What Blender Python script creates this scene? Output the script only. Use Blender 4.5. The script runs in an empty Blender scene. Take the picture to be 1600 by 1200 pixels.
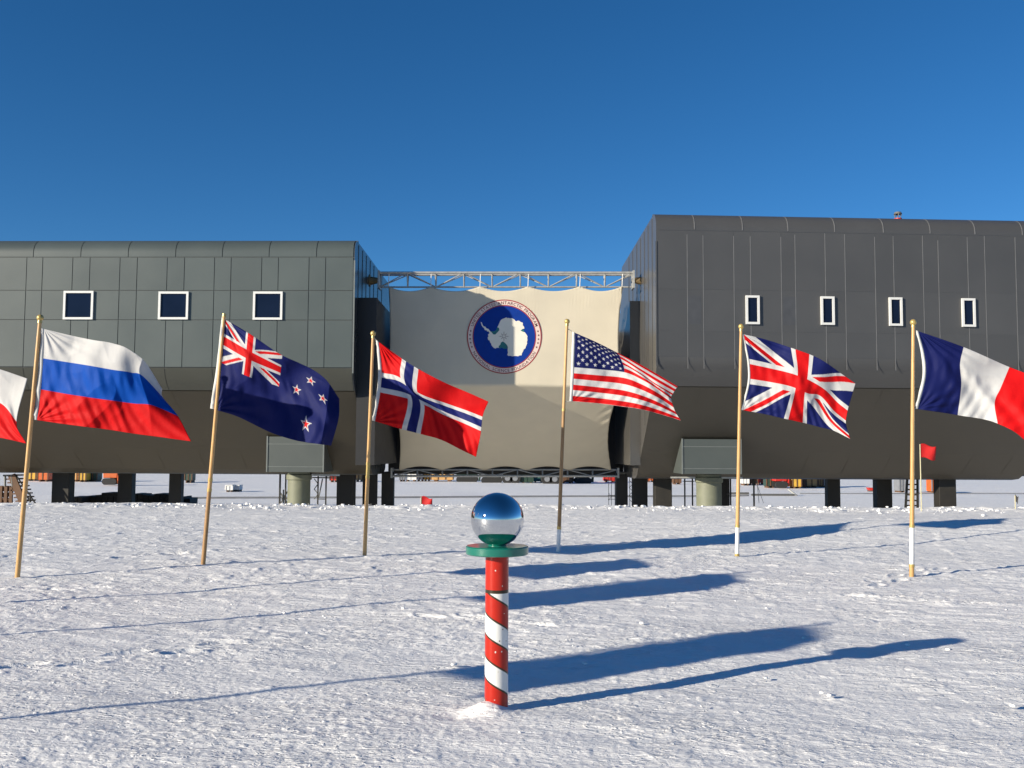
import bpy, bmesh, math, random
import numpy as np
from mathutils import Vector, Matrix
from mathutils.geometry import tessellate_polygon

rng = random.Random(7)
C = bpy.context.scene.collection
scene = bpy.context.scene
R_ = math.radians

# ------------------------------------------------------------------ camera
F = 1555.0
EYE = Vector((0.0, 0.0, 1.5))
PITCH = math.atan(105.0 / F)
ROLL = R_(0.3)
fwd = Vector((0, math.cos(PITCH), math.sin(PITCH)))
up0 = Vector((0, -math.sin(PITCH), math.cos(PITCH)))
rt0 = Vector((1, 0, 0))
RT = rt0 * math.cos(ROLL) + up0 * math.sin(ROLL)
UP = up0 * math.cos(ROLL) - rt0 * math.sin(ROLL)
cam_d = bpy.data.cameras.new('camera')
cam = bpy.data.objects.new('camera', cam_d)
C.objects.link(cam)
cam_d.sensor_width = 36.0
cam_d.lens = 36.0 * F / 1600.0
cam_d.clip_start = 0.05
cam_d.clip_end = 20000
M = Matrix.Identity(4)
for i in range(3):
    M[i][0] = RT[i]; M[i][1] = UP[i]; M[i][2] = -fwd[i]; M[i][3] = EYE[i]
cam.matrix_world = M
scene.camera = cam

def ray(px, py):
    return fwd + RT * ((px - 800.0) / F) + UP * ((600.0 - py) / F)

def at(px, py, Y):
    d = ray(px, py)
    return EYE + d * (Y / d.y)

def gnd(px, py, z=0.0):
    d = ray(px, py)
    return EYE + d * ((z - EYE.z) / d.z)

def on_plane(px, py, o, n):
    d = ray(px, py)
    return EYE + d * ((o - EYE).dot(n) / d.dot(n))

# ------------------------------------------------------------------ light
SUN_AZ, SUN_EL = R_(31.5), R_(16.0)
travel = Vector((math.cos(SUN_AZ) * math.cos(SUN_EL), math.sin(SUN_AZ) * math.cos(SUN_EL), -math.sin(SUN_EL)))
sd = bpy.data.lights.new('sun', 'SUN')
sd.energy = 5.0
sd.angle = R_(0.53)
sd.color = (1.0, 0.90, 0.73)
sun = bpy.data.objects.new('sun', sd)
C.objects.link(sun)
sun.rotation_euler = travel.to_track_quat('-Z', 'Y').to_euler()
sun.location = (-30, -20, 20)

world = bpy.data.worlds.new("World")
scene.world = world
world.use_nodes = True
wn = world.node_tree
bg = wn.nodes['Background']
sky = wn.nodes.new('ShaderNodeTexSky')
sky.sky_type = 'NISHITA'
sky.sun_disc = False
sky.sun_elevation = SUN_EL
to_sun = -travel
sky.sun_rotation = math.atan2(to_sun.x, to_sun.y)
sky.altitude = 2800
sky.air_density = 1.0
sky.dust_density = 0.0
sky.ozone_density = 4.0
hs = wn.nodes.new('ShaderNodeHueSaturation')   # deep polar sky
hs.inputs['Saturation'].default_value = 1.19
wn.links.new(sky.outputs[0], hs.inputs['Color'])
wn.links.new(hs.outputs[0], bg.inputs[0])
bg.inputs[1].default_value = 0.081

scene.view_settings.view_transform = 'Standard'
scene.view_settings.look = 'None'
scene.view_settings.exposure = 0.57
scene.view_settings.gamma = 1
scene.view_settings.use_curve_mapping = False
try:
    scene.cycles.max_bounces = 8
    scene.cycles.use_denoising = True
except Exception:
    pass

# ------------------------------------------------------------------ materials
def mat(name, col, rough=0.6, metal=0.0, var=0.12, scale=3.0, bump=0.0, bscale=30.0, coat=0.0, spec=0.5, stretch=(1, 1, 1), attr=None, translucent=0.0, island=0.0):
    m = bpy.data.materials.new(name)
    m.use_nodes = True
    nt = m.node_tree
    N, L = nt.nodes, nt.links
    b = N['Principled BSDF']
    b.inputs['Roughness'].default_value = rough
    b.inputs['Metallic'].default_value = metal
    b.inputs['Specular IOR Level'].default_value = spec
    if coat:
        b.inputs['Coat Weight'].default_value = coat
        b.inputs['Coat Roughness'].default_value = 0.08
    tc = N.new('ShaderNodeTexCoord')
    mp = N.new('ShaderNodeMapping')
    mp.inputs['Scale'].default_value = stretch
    L.new(tc.outputs['Object'], mp.inputs[0])
    nz = N.new('ShaderNodeTexNoise')
    nz.inputs['Scale'].default_value = scale
    nz.inputs['Detail'].default_value = 5
    L.new(mp.outputs[0], nz.inputs[0])
    mr = N.new('ShaderNodeMapRange')
    mr.inputs[1].default_value = 0.25; mr.inputs[2].default_value = 0.75
    mr.inputs[3].default_value = 1 - var; mr.inputs[4].default_value = 1 + var
    L.new(nz.outputs[0], mr.inputs[0])
    mx = N.new('ShaderNodeMix')
    mx.data_type = 'RGBA'; mx.blend_type = 'MULTIPLY'
    mx.inputs[0].default_value = 1.0
    if attr:
        at_ = N.new('ShaderNodeAttribute')
        at_.attribute_name = attr
        L.new(at_.outputs['Color'], mx.inputs[6])
    else:
        mx.inputs[6].default_value = (*col, 1)
    L.new(mr.outputs[0], mx.inputs[7])
    if island:
        ge = N.new('ShaderNodeNewGeometry')
        mi = N.new('ShaderNodeMapRange'); mi.inputs[3].default_value = 1 - island; mi.inputs[4].default_value = 1 + island
        L.new(ge.outputs['Random Per Island'], mi.inputs[0])
        mx0 = mx; mx = N.new('ShaderNodeMix'); mx.data_type = 'RGBA'; mx.blend_type = 'MULTIPLY'; mx.inputs[0].default_value = 1.0
        L.new(mx0.outputs[2], mx.inputs[6]); L.new(mi.outputs[0], mx.inputs[7])
    L.new(mx.outputs[2], b.inputs['Base Color'])
    mr2 = N.new('ShaderNodeMapRange')
    mr2.inputs[3].default_value = max(0.0, rough * 0.85); mr2.inputs[4].default_value = min(1.0, rough * 1.15)
    L.new(nz.outputs[0], mr2.inputs[0])
    L.new(mr2.outputs[0], b.inputs['Roughness'])
    if bump:
        n2 = N.new('ShaderNodeTexNoise')
        n2.inputs['Scale'].default_value = bscale
        n2.inputs['Detail'].default_value = 6
        L.new(mp.outputs[0], n2.inputs[0])
        bp = N.new('ShaderNodeBump')
        bp.inputs['Strength'].default_value = bump
        bp.inputs['Distance'].default_value = 0.02
        L.new(n2.outputs[0], bp.inputs['Height'])
        L.new(bp.outputs[0], b.inputs['Normal'])
    if translucent:
        tr = N.new('ShaderNodeBsdfTranslucent')
        L.new(mx.outputs[2], tr.inputs[0])
        ms = N.new('ShaderNodeMixShader')
        ms.inputs[0].default_value = translucent
        L.new(b.outputs[0], ms.inputs[1]); L.new(tr.outputs[0], ms.inputs[2])
        L.new(ms.outputs[0], N['Material Output'].inputs[0])
    return m

MT = dict(
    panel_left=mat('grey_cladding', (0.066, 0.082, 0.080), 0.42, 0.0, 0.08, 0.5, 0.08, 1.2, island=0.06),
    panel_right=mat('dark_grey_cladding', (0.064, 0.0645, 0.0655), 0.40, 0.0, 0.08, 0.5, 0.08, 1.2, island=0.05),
    fold_shade=mat('fold_shade_tone', (0.054, 0.056, 0.046), 0.5, 0.0, 0.06, 0.6, 0.03, 2.0, island=0.05),  # mid tone, the fold's shading gradient put into the colour
    blank_panel=mat('blank_panel', (0.060, 0.062, 0.067), 0.42),
    joint=mat('joint', (0.06, 0.066, 0.066), 0.7),
    seam_right=mat('seam_strip', (0.15, 0.15, 0.15), 0.45),
    slope=mat('underside_bounce_tone', (0.046, 0.037, 0.022), 0.5, 0.0, 0.12, 0.4, 0.08, 1.2, island=0.05),  # darker and browner than the wall: warm snow bounce put into the colour
    slope_right=mat('dark_wing_bounce_tone', (0.056, 0.049, 0.038), 0.5, 0.0, 0.12, 0.4, 0.08, 1.2, island=0.04),  # wall tone warmed to carry light thrown up by the snow
    dark_jamb=mat('dark_jamb', (0.014, 0.014, 0.015), 0.6),
    end_left=mat('end_wall_left', (0.05, 0.055, 0.058), 0.28, 0.35, 0.08, 0.8),
    end_right=mat('end_wall_right', (0.10, 0.095, 0.088), 0.3, 0.3, 0.08, 0.8),
    edge=mat('edge_trim', (0.15, 0.165, 0.16), 0.4),
    box_panel=mat('box_panel', (0.070, 0.082, 0.079), 0.5, 0.0, 0.05, 1.0),
    white_frame=mat('window_white', (0.66, 0.66, 0.64), 0.45, 0, 0.03),
    glass=mat('dark_glass', (0.006, 0.010, 0.026), 0.12, 0, 0.2, 1.0, spec=0.25),
    green_col=mat('green_grey_paint', (0.165, 0.175, 0.125), 0.6, 0, 0.12),
    black_col=mat('black_steel', (0.018, 0.016, 0.013), 0.65, 0, 0.2),
    galv=mat('galvanised', (0.42, 0.42, 0.4), 0.45, 0.35, 0.15, 6),
    dgalv=mat('dull_steel', (0.16, 0.16, 0.15), 0.5, 0.3, 0.15, 6),
    bronze=mat('bracket_bronze', (0.28, 0.2, 0.1), 0.5, 0.3, 0.2, 6),
    canvas=mat('canvas', (0.56, 0.505, 0.395), 0.8, 0, 0.04, 1.2, 0.05, 3.0),
    ring=mat('ring_print', (0.68, 0.54, 0.48), 0.7, 0, 0.04),
    red_line=mat('red_print', (0.30, 0.02, 0.025), 0.7),
    blue_print=mat('blue_print', (0.003, 0.035, 0.25), 0.75, 0, 0.1, spec=0.15),
    teal_print=mat('teal_print', (0.01, 0.13, 0.14), 0.7),
    ice_print=mat('ice_print', (0.7, 0.67, 0.58), 0.75, 0, 0.03),
    text_print=mat('letter_print', (0.09, 0.02, 0.025), 0.7),
    wood=mat('varnished_wood', (0.52, 0.30, 0.105), 0.38, 0, 0.22, 9, 0.05, 20, coat=0.4, stretch=(6, 6, 0.6)),
    shadow_wood=mat('wood_in_shadow', (0.30, 0.165, 0.06), 0.45, 0, 0.25, 9, 0.05, 20, coat=0.2, stretch=(6, 6, 0.6)),  # darkened wood, flag shadow painted onto parts of two poles
    gold=mat('gilt', (0.5, 0.36, 0.12), 0.3, 0.35, 0.15, 12),
    white_paint=mat('white_paint', (0.74, 0.73, 0.7), 0.5, 0, 0.1, 8),
    sleeve=mat('white_webbing', (0.62, 0.62, 0.6), 0.8, 0, 0.06, 8, translucent=0.15),
    cord=mat('cord', (0.4, 0.38, 0.33), 0.8),
    flag=mat('flag_nylon', (1, 1, 1), 0.6, 0, 0.05, 5, 0.28, 11, spec=0.12, stretch=(1.0, 1.0, 0.35), attr='col', translucent=0.22),
    post=mat('glossy_stripes', (1, 1, 1), 0.3, 0, 0.07, 14, 0.03, 18, coat=0.25, spec=0.25, attr='col'),
    green_disc=mat('green_enamel', (0.003, 0.14, 0.098), 0.3, 0, 0.12, 9, 0.05, 25, coat=0.5),
    mirror=mat('mirror_chrome', (0.60, 0.62, 0.65), 0.03, 1.0, 0.01, 2),
    crate_wood=mat('plywood', (0.55, 0.32, 0.12), 0.7, 0, 0.2, 1.5),
    crate_yellow=mat('yellow_crate', (0.6, 0.36, 0.05), 0.7, 0, 0.2, 1.5),
    brown=mat('brown_timber', (0.12, 0.06, 0.03), 0.7, 0, 0.3, 2),
    orange=mat('orange_paint', (0.55, 0.11, 0.015), 0.5, 0, 0.15, 2),
    red=mat('red_paint', (0.5, 0.03, 0.02), 0.5, 0, 0.15, 2),
    teal=mat('teal_paint', (0.05, 0.16, 0.14), 0.55, 0, 0.15, 2),
    dgreen=mat('dark_green_paint', (0.02, 0.05, 0.035), 0.55, 0, 0.15, 2),
    grey_paint=mat('grey_paint', (0.2, 0.21, 0.23), 0.55, 0, 0.15, 2),
    offwhite=mat('offwhite_paint', (0.7, 0.7, 0.68), 0.6, 0, 0.06, 2),
    rubber=mat('black_rubber', (0.02, 0.02, 0.02), 0.8),
    red_cloth=mat('red_marker_cloth', (0.62, 0.015, 0.015), 0.7, 0, 0.1, 5, translucent=0.25),
    black_cloth=mat('black_marker_cloth', (0.02, 0.02, 0.025), 0.7),
    bamboo=mat('pale_bamboo', (0.55, 0.5, 0.32), 0.5, 0, 0.15, 9),
)

# ------------------------------------------------------------------ helpers
class MB:
    def __init__(s):
        s.v = []; s.f = []
    def add(s, vs, fs):
        o = len(s.v)
        s.v += [Vector(p) for p in vs]
        s.f += [tuple(i + o for i in f) for f in fs]
        return s
    def box8(s, p):  # 4 bottom ccw + 4 top ccw
        return s.add(p, [(3, 2, 1, 0), (4, 5, 6, 7), (0, 1, 5, 4), (1, 2, 6, 5), (2, 3, 7, 6), (3, 0, 4, 7)])
    def box(s, x0, x1, y0, y1, z0, z1):
        return s.box8([(x0, y0, z0), (x1, y0, z0), (x1, y1, z0), (x0, y1, z0), (x0, y0, z1), (x1, y0, z1), (x1, y1, z1), (x0, y1, z1)])
    def tube(s, p0, p1, r0, r1=None, n=10, caps=True):
        p0, p1 = Vector(p0), Vector(p1)
        r1 = r0 if r1 is None else r1
        d = (p1 - p0).normalized()
        a = d.orthogonal().normalized(); b = d.cross(a)
        vs = []
        for p, r in ((p0, r0), (p1, r1)):
            for i in range(n):
                t = 2 * math.pi * i / n
                vs.append(p + a * (r * math.cos(t)) + b * (r * math.sin(t)))
        fs = [(i, (i + 1) % n, n + (i + 1) % n, n + i) for i in range(n)]
        if caps:
            fs += [tuple(range(n - 1, -1, -1)), tuple(range(n, 2 * n))]
        return s.add(vs, fs)
    def path(s, pts, r, n=8):
        for a, b in zip(pts[:-1], pts[1:]):
            s.tube(a, b, r, r, n)
        return s
    def lathe(s, c, prof, n=32):  # prof = [(r,z)], z relative to c
        c = Vector(c); vs = []; fs = []
        k = len(prof)
        for r, z in prof:
            for i in range(n):
                t = 2 * math.pi * i / n
                vs.append(c + Vector((r * math.cos(t), r * math.sin(t), z)))
        for j in range(k - 1):
            for i in range(n):
                fs.append((j * n + i, j * n + (i + 1) % n, (j + 1) * n + (i + 1) % n, (j + 1) * n + i))
        fs.append(tuple(range(n - 1, -1, -1)))
        fs.append(tuple((k - 1) * n + i for i in range(n)))
        return s.add(vs, fs)
    def sphere(s, c, r, nu=24, nv=14):
        return s.lathe(c, [(max(1e-4, r * math.sin(math.pi * j / nv)), -r * math.cos(math.pi * j / nv)) for j in range(nv + 1)], nu)
    def quadbeam(s, p0, p1, w, h=None):
        p0, p1 = Vector(p0), Vector(p1); h = h or w
        d = (p1 - p0).normalized()
        a = d.cross(Vector((0, 0, 1)))
        if a.length < 1e-3: a = Vector((1, 0, 0))
        a.normalize(); b = d.cross(a).normalized()
        a *= w / 2; b *= h / 2
        return s.box8([p0 - a - b, p0 + a - b, p0 + a + b, p0 - a + b, p1 - a - b, p1 + a - b, p1 + a + b, p1 - a + b])
    def build(s, name, m, parent=None, smooth=False, bevel=0.0):
        off = Vector((0, 0, 0)); q = parent
        while q is not None:
            off += q.location; q = q.parent
        me = bpy.data.meshes.new(name)
        me.from_pydata([tuple(v - off) for v in s.v], [], s.f)
        me.materials.append(MT[m])
        bm = bmesh.new(); bm.from_mesh(me)
        bmesh.ops.recalc_face_normals(bm, faces=bm.faces)
        bm.to_mesh(me); bm.free()
        if smooth:
            me.shade_smooth()
            try: me.set_sharp_from_angle(angle=R_(40))
            except Exception: pass
        o = bpy.data.objects.new(name, me)
        C.objects.link(o)
        o.parent = parent
        if bevel:
            b = o.modifiers.new('bevel', 'BEVEL'); b.width = bevel; b.segments = 2; b.limit_method = 'ANGLE'
        return o

def tag(o, label=None, cat=None, group=None, kind=None):
    if label: o['label'] = label
    if cat: o['category'] = cat
    if group: o['group'] = group
    if kind: o['kind'] = kind
    return o

def thing(name, loc, label, cat, group=None):
    o = bpy.data.objects.new(name, None)
    o.empty_display_size = 0.2
    C.objects.link(o)
    o.location = loc
    return tag(o, label, cat, group)

def np_mesh(name, V, Q, m, parent=None, smooth=True, col=None):
    V = np.asarray(V, dtype=np.float64).copy()
    off = Vector((0, 0, 0)); q = parent
    while q is not None:
        off += q.location; q = q.parent
    V -= np.array(off)
    me = bpy.data.meshes.new(name)
    Q = np.asarray(Q, dtype=np.int32)
    k = Q.shape[1]
    me.vertices.add(len(V)); me.vertices.foreach_set('co', V.astype(np.float32).ravel())
    me.loops.add(Q.size); me.loops.foreach_set('vertex_index', Q.ravel())
    me.polygons.add(len(Q)); me.polygons.foreach_set('loop_start', np.arange(0, Q.size, k, dtype=np.int32))
    me.polygons.foreach_set('loop_total', np.full(len(Q), k, dtype=np.int32))
    me.polygons.foreach_set('use_smooth', np.full(len(Q), smooth))
    if col is not None:
        ca = me.color_attributes.new('col', 'FLOAT_COLOR', 'POINT')
        c4 = np.ones((len(V), 4), dtype=np.float32); c4[:, :3] = col
        ca.data.foreach_set('color', c4.ravel())
    me.update(calc_edges=True)
    me.materials.append(MT[m] if isinstance(m, str) else m)
    o = bpy.data.objects.new(name, me)
    C.objects.link(o); o.parent = parent
    return o

def grid_quads(nr, nc):
    i = np.arange(nr - 1)[:, None] * nc + np.arange(nc - 1)[None, :]
    return np.stack([i, i + 1, i + nc + 1, i + nc], -1).reshape(-1, 4)

# ------------------------------------------------------------------ snow ground
def _hash(ix, iy, seed):
    h = (ix.astype(np.int64) * 374761393 + iy.astype(np.int64) * 668265263 + seed * 1442695041) & 0xFFFFFFFF
    h = ((h ^ (h >> 13)) * 1274126177) & 0xFFFFFFFF
    h = (h ^ (h >> 16)) & 0xFFFFFF
    return h / float(0xFFFFFF)

def vnoise(x, y, seed=0):
    ix = np.floor(x); iy = np.floor(y)
    fx = x - ix; fy = y - iy
    fx = fx * fx * (3 - 2 * fx); fy = fy * fy * (3 - 2 * fy)
    a = _hash(ix, iy, seed); b = _hash(ix + 1, iy, seed); c = _hash(ix, iy + 1, seed); d = _hash(ix + 1, iy + 1, seed)
    return (a * (1 - fx) + b * fx) * (1 - fy) + (c * (1 - fx) + d * fx) * fy - 0.5

MARK = gnd(775, 1109)
MARK.y += 0.066
LOW = -2.6
CREST = 28.0

def base_height(X, Y):
    t = np.clip((Y - CREST - 0.3 - 0.5 * vnoise(X * 0.5, Y * 0 + 3, 91)) / 5.0, 0, 1)
    return LOW * (t * t * (3 - 2 * t))

def snow_height(X, Y, sp):
    h = base_height(X, Y)
    def amp(scale):  # fade what the mesh cannot carry
        return np.clip(1.6 - 3.2 * sp / scale, 0, 1)
    near = np.clip(1.3 - np.abs(Y - 12) / 60, 0.25, 1) 
    wx, wy = X + 0.25 * vnoise(X * 1.1, Y * 1.1, 5), Y + 0.12 * vnoise(X * 1.3, Y * 1.3, 6)
    # gentle undulation and wind-cut ridges drawn out along the wind
    h = h + 0.08 * vnoise(X * 0.18, Y * 0.22, 1) * amp(5)
    h = h + 0.032 * vnoise(wx * 0.55, wy * 1.1, 2) * amp(1)
    a = wx * 0.97 - wy * 0.24; b = wx * 0.24 + wy * 0.97
    h = h + 0.014 * vnoise(a * 1.6, b * 4.5, 3) * amp(0.25)
    patch = np.clip(vnoise(wx * 0.9, wy * 1.2, 12) * 2.4 + 0.75, 0.2, 1.5)
    patch2 = np.clip(vnoise(wx * 0.7 + 9, wy * 1.0, 13) * 2.4 + 0.75, 0.2, 1.5)
    soft = np.clip(Y / 8.5, 0.5, 1.0)
    patch = patch * soft; patch2 = patch2 * soft
    s = vnoise(a * 4.2, b * 11.0, 4)
    h = h + 0.010 * np.clip(s - 0.05, 0, 1) * patch2 * amp(0.12)
    h = h + 0.008 * vnoise(a * 8, b * 15, 7) * patch * amp(0.08)
    # hard lumps and wind nicks of a hand's breadth, out in the middle distance
    mid = np.clip((Y - 5.5) / 7, 0.12, 1) * np.clip((70 - Y) / 40, 0, 1)
    s = vnoise(a * 4.4 + vnoise(wx * 2, wy * 2, 33), b * 6.5, 34)
    h = h + 0.015 * np.clip((s - 0.16) * 3.5, 0, 0.8) * mid * amp(0.16)
    s = vnoise(a * 7.5, b * 12 + vnoise(wx * 3, wy * 3, 36), 35)
    h = h + 0.010 * np.clip((s - 0.14) * 4, 0, 0.8) * mid * amp(0.1)
    # chattered crust: sharp edged little plates and pits
    s = vnoise(a * 12 + 3, b * 24, 14)
    h = h + 0.006 * np.abs(s) * patch * amp(0.06)
    s = vnoise(a * 17 + 1.5 * vnoise(wx * 6, wy * 6, 15), b * 26, 8)
    h = h + 0.0046 * np.clip((s - 0.05) * 3, 0, 0.7) * patch * amp(0.05)
    s = vnoise(a * 34, b * 46, 9)
    h = h + 0.0036 * np.clip(s * 2.5, -0.3, 0.8) * patch2 * amp(0.03)
    h = h + 0.0022 * vnoise(a * 70, b * 90, 16) * amp(0.02)
    # loose crumbs, few and crisp
    s = vnoise(wx * 11 + 40, wy * 12, 10)
    h = h + 0.030 * np.clip(s - 0.32, 0, 1) * amp(0.08)
    s = vnoise(wx * 5 + 40, wy * 6, 17)
    h = h + 0.05 * np.clip(s - 0.36, 0, 1) * amp(0.16)
    # boot prints and scuffs, shallow and half blown over
    pr = np.random.RandomState(11)
    for k in range(9):
        x0, y0 = pr.uniform(-7, 8), pr.uniform(4, 15); ang = pr.uniform(-0.6, 0.9); st = pr.randint(4, 9)
        for i in range(st):
            cx_ = x0 + math.cos(ang) * i * .36 - math.sin(ang) * (.09 if i % 2 else -.09); cy_ = y0 + math.sin(ang) * i * .36 + math.cos(ang) * (.09 if i % 2 else -.09)
            m_ = (np.abs(X - cx_) < .4) & (np.abs(Y - cy_) < .4)
            if m_.any():
                dx_, dy_ = X[m_] - cx_, Y[m_] - cy_
                u_, v_ = dx_ * math.cos(ang) + dy_ * math.sin(ang), -dx_ * math.sin(ang) + dy_ * math.cos(ang)
                q_ = (u_ / .15) ** 2 + (v_ / .06) ** 2
                h[m_] += -0.020 * np.exp(-q_ ** 2) + 0.010 * np.exp(-(np.sqrt(q_) - 1.35) ** 2 / .06)
    # rubbly lip of the plateau
    lip = np.exp(-((Y - CREST + 0.8) / 1.6) ** 2)
    h = h + lip * (0.06 * np.abs(vnoise(X * 1.7, Y * 1.7, 21)) + 0.10 * np.clip(vnoise(X * 3.1, Y * 3.1, 22), 0, 1) - 0.05)
    sx = np.clip(X / 6, 0, 1)
    h = h + 0.20 * np.exp(-((Y - 19.5) / 3.0) ** 2) * sx * sx * (3 - 2 * sx)  # low swell added to shorten the flag shadows on this side
    # drift heaped at the marker's foot, small scour on its lee
    dx, dy = X - MARK.x, Y - MARK.y
    h = h + 0.06 * np.exp(-(((dx + 0.05) / 0.11) ** 2 + ((dy + 0.05) / 0.10) ** 2))
    h = h - 0.02 * np.exp(-(((dx + 0.22) / 0.10) ** 2 + ((dy + 0.16) / 0.09) ** 2))
    # far groomed ground: long low swells
    far = np.clip((Y - 60) / 40, 0, 1)
    h = h + far * (0.25 * vnoise(X * 0.03, Y * 0.05, 31) + 0.1 * vnoise(X * 0.12, Y * 0.3, 32)) * np.clip(1.5 - Y / 400, 0, 1)
    return h

def make_ground():
    ys = [-6000, -2000, -700, -250, -100, -50, -25, -14, -8, -4, -2, -0.8, 0.4, 1.2, 1.8]
    y = 2.2
    while y < 30:
        ys.append(y); y += max(0.009, 0.0030 * y)
    while y < 140:
        ys.append(y); y += 0.02 * y
    ys += [150, 165, 185, 210, 250, 320, 450, 700, 1200, 2500, 6000, 12000]
    ys = np.array(ys)
    n = 560
    core = np.linspace(-1, 1, 2 * n + 1)
    ext = np.array([1.03, 1.08, 1.15, 1.25, 1.4, 1.7, 2.2, 3.0, 4.5, 8, 16, 40, 120, 500, 2500])
    us = np.concatenate([-ext[::-1], core, ext])
    hw = 1.2 + 0.60 * np.clip(ys, 1.5, 70)
    X = hw[:, None] * us[None, :]
    Y = np.repeat(ys[:, None], len(us), 1)
    spx = np.gradient(X, axis=1); spy = np.gradient(Y, axis=0)
    sp = np.maximum(spx, spy * 0.45)
    Z = snow_height(X, Y, sp)
    V = np.stack([X, Y, Z], -1).reshape(-1, 3)
    m = bpy.data.materials.new('packed_snow')
    m.use_nodes = True
    nt = m.node_tree; N, L = nt.nodes, nt.links
    b = N['Principled BSDF']
    b.inputs['Roughness'].default_value = 0.62
    b.inputs['Specular IOR Level'].default_value = 0.35
    tc = N.new('ShaderNodeTexCoord')
    nz = N.new('ShaderNodeTexNoise'); nz.inputs['Scale'].default_value = 0.9; nz.inputs['Detail'].default_value = 8
    L.new(tc.outputs['Object'], nz.inputs[0])
    cr = N.new('ShaderNodeValToRGB')
    cr.color_ramp.elements[0].position = 0.3; cr.color_ramp.elements[0].color = (0.87, 0.862, 0.845, 1)
    cr.color_ramp.elements[1].position = 0.7; cr.color_ramp.elements[1].color = (0.92, 0.91, 0.89, 1)
    L.new(nz.outputs[0], cr.inputs[0]); L.new(cr.outputs[0], b.inputs['Base Color'])
    def noise(scale, detail, rough, st, rot=0.0):
        mp = N.new('ShaderNodeMapping'); mp.inputs['Scale'].default_value = st; mp.inputs['Rotation'].default_value = (0, 0, rot)
        L.new(tc.outputs['Object'], mp.inputs[0])
        n = N.new('ShaderNodeTexNoise'); n.inputs['Scale'].default_value = scale; n.inputs['Detail'].default_value = detail
        n.inputs['Roughness'].default_value = rough; n.inputs['Distortion'].default_value = 0.6
        L.new(mp.outputs[0], n.inputs[0]); return n.outputs[0]
    def ramp(o, a, b):
        r = N.new('ShaderNodeMapRange'); r.inputs[1].default_value = a; r.inputs[2].default_value = b
        r.interpolation_type = 'SMOOTHSTEP'; L.new(o, r.inputs[0]); return r.outputs[0]
    def mad(op, a, b):
        q = N.new('ShaderNodeMath'); q.operation = op
        for i, x in enumerate((a, b)):
            if isinstance(x, float): q.inputs[i].default_value = x
            else: L.new(x, q.inputs[i])
        return q.outputs[0]
    grain = noise(26, 6, 0.62, (0.8, 1.3, 1), 0.24)
    plates = ramp(noise(9, 4, 0.6, (0.55, 1.5, 1), 0.24), 0.50, 0.60)
    scabs = ramp(noise(15, 3, 0.55, (0.7, 1.5, 1), 0.1), 0.56, 0.66)
    where = ramp(noise(0.8, 3, 0.5, (1, 1.3, 1)), 0.36, 0.62)
    hgt = mad('ADD', mad('MULTIPLY', grain, 0.62), mad('MULTIPLY', mad('ADD', mad('MULTIPLY', plates, 0.30), mad('MULTIPLY', scabs, 0.42)), mad('ADD', mad('MULTIPLY', where, 0.8), 0.25)))
    bp = N.new('ShaderNodeBump'); bp.inputs['Strength'].default_value = 0.9; bp.inputs['Distance'].default_value = 0.021
    L.new(hgt, bp.inputs['Height'])
    L.new(bp.outputs[0], b.inputs['Normal'])
    MT['snow'] = m
    o = np_mesh('snow_ground', V, grid_quads(len(ys), len(us)), 'snow')
    tag(o, 'wind crusted white snow field with a rubbly lip', 'snow', kind='structure')

make_ground()

def make_rubble():
    bm = bmesh.new(); bmesh.ops.create_icosphere(bm, subdivisions=2, radius=1.0)
    bv = np.array([v.co[:] for v in bm.verts]); bf = np.array([[v.index for v in f.verts] for f in bm.faces]); bm.free()
    r = np.random.RandomState(3)
    Vs, Fs, o = [], [], 0
    def put(x, y, s):
        nonlocal o
        d = bv * (1 + 0.55 * vnoise(bv[:, 0] * 1.7 + r.rand() * 50, bv[:, 1] * 1.7 + bv[:, 2] * 1.3, r.randint(999)))[:, None]
        d = np.clip(d, -0.85, 0.85) * np.array([1.3, 1.0, 0.62]) * s
        a = r.rand() * 6.28; c, q = math.cos(a), math.sin(a)
        d = np.stack([d[:, 0] * c - d[:, 1] * q, d[:, 0] * q + d[:, 1] * c, d[:, 2]], -1)
        z = float(base_height(np.array([x]), np.array([y]))[0])
        lip = math.exp(-((y - CREST + 0.8) / 1.6) ** 2)
        Vs.append(d + np.array([x, y, z + 0.02 * s + lip * -0.02 ])); Fs.append(bf + o); o += len(bv)
    for k in range(900):
        y = CREST - 0.7 + r.randn() * 0.9
        if y > CREST + 0.3: y = CREST + 0.3 - r.rand() * 0.6
        put((r.rand() * 2 - 1) * 19, y, 0.012 + 0.05 * r.rand() ** 3)
    for k in range(420):
        y = 9 + 18 * r.rand() ** 0.7
        put((r.rand() * 2 - 1) * (0.6 * y + 1), y, 0.006 + 0.016 * r.rand() ** 3.5)
    for k in range(70):
        y = 4 + 6 * r.rand()
        put((r.rand() * 2 - 1) * (0.6 * y + 1), y, 0.006 + 0.014 * r.rand() ** 3)
    for px, py, s in ((1284, 1082, .014), (1296, 1086, .019), (780, 896, .02), (1342, 851, .035), (1200, 868, .03), (1226, 805, .05), (1248, 812, .045), (1300, 800, .05)):
        g = gnd(px, py); put(g.x, g.y, s)
    ob = np_mesh('snow_rubble', np.concatenate(Vs), np.concatenate(Fs), 'snow', smooth=True)
    tag(ob, 'broken lumps of snow strewn along the lip of the field', 'snow lumps', kind='stuff')
make_rubble()

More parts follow.
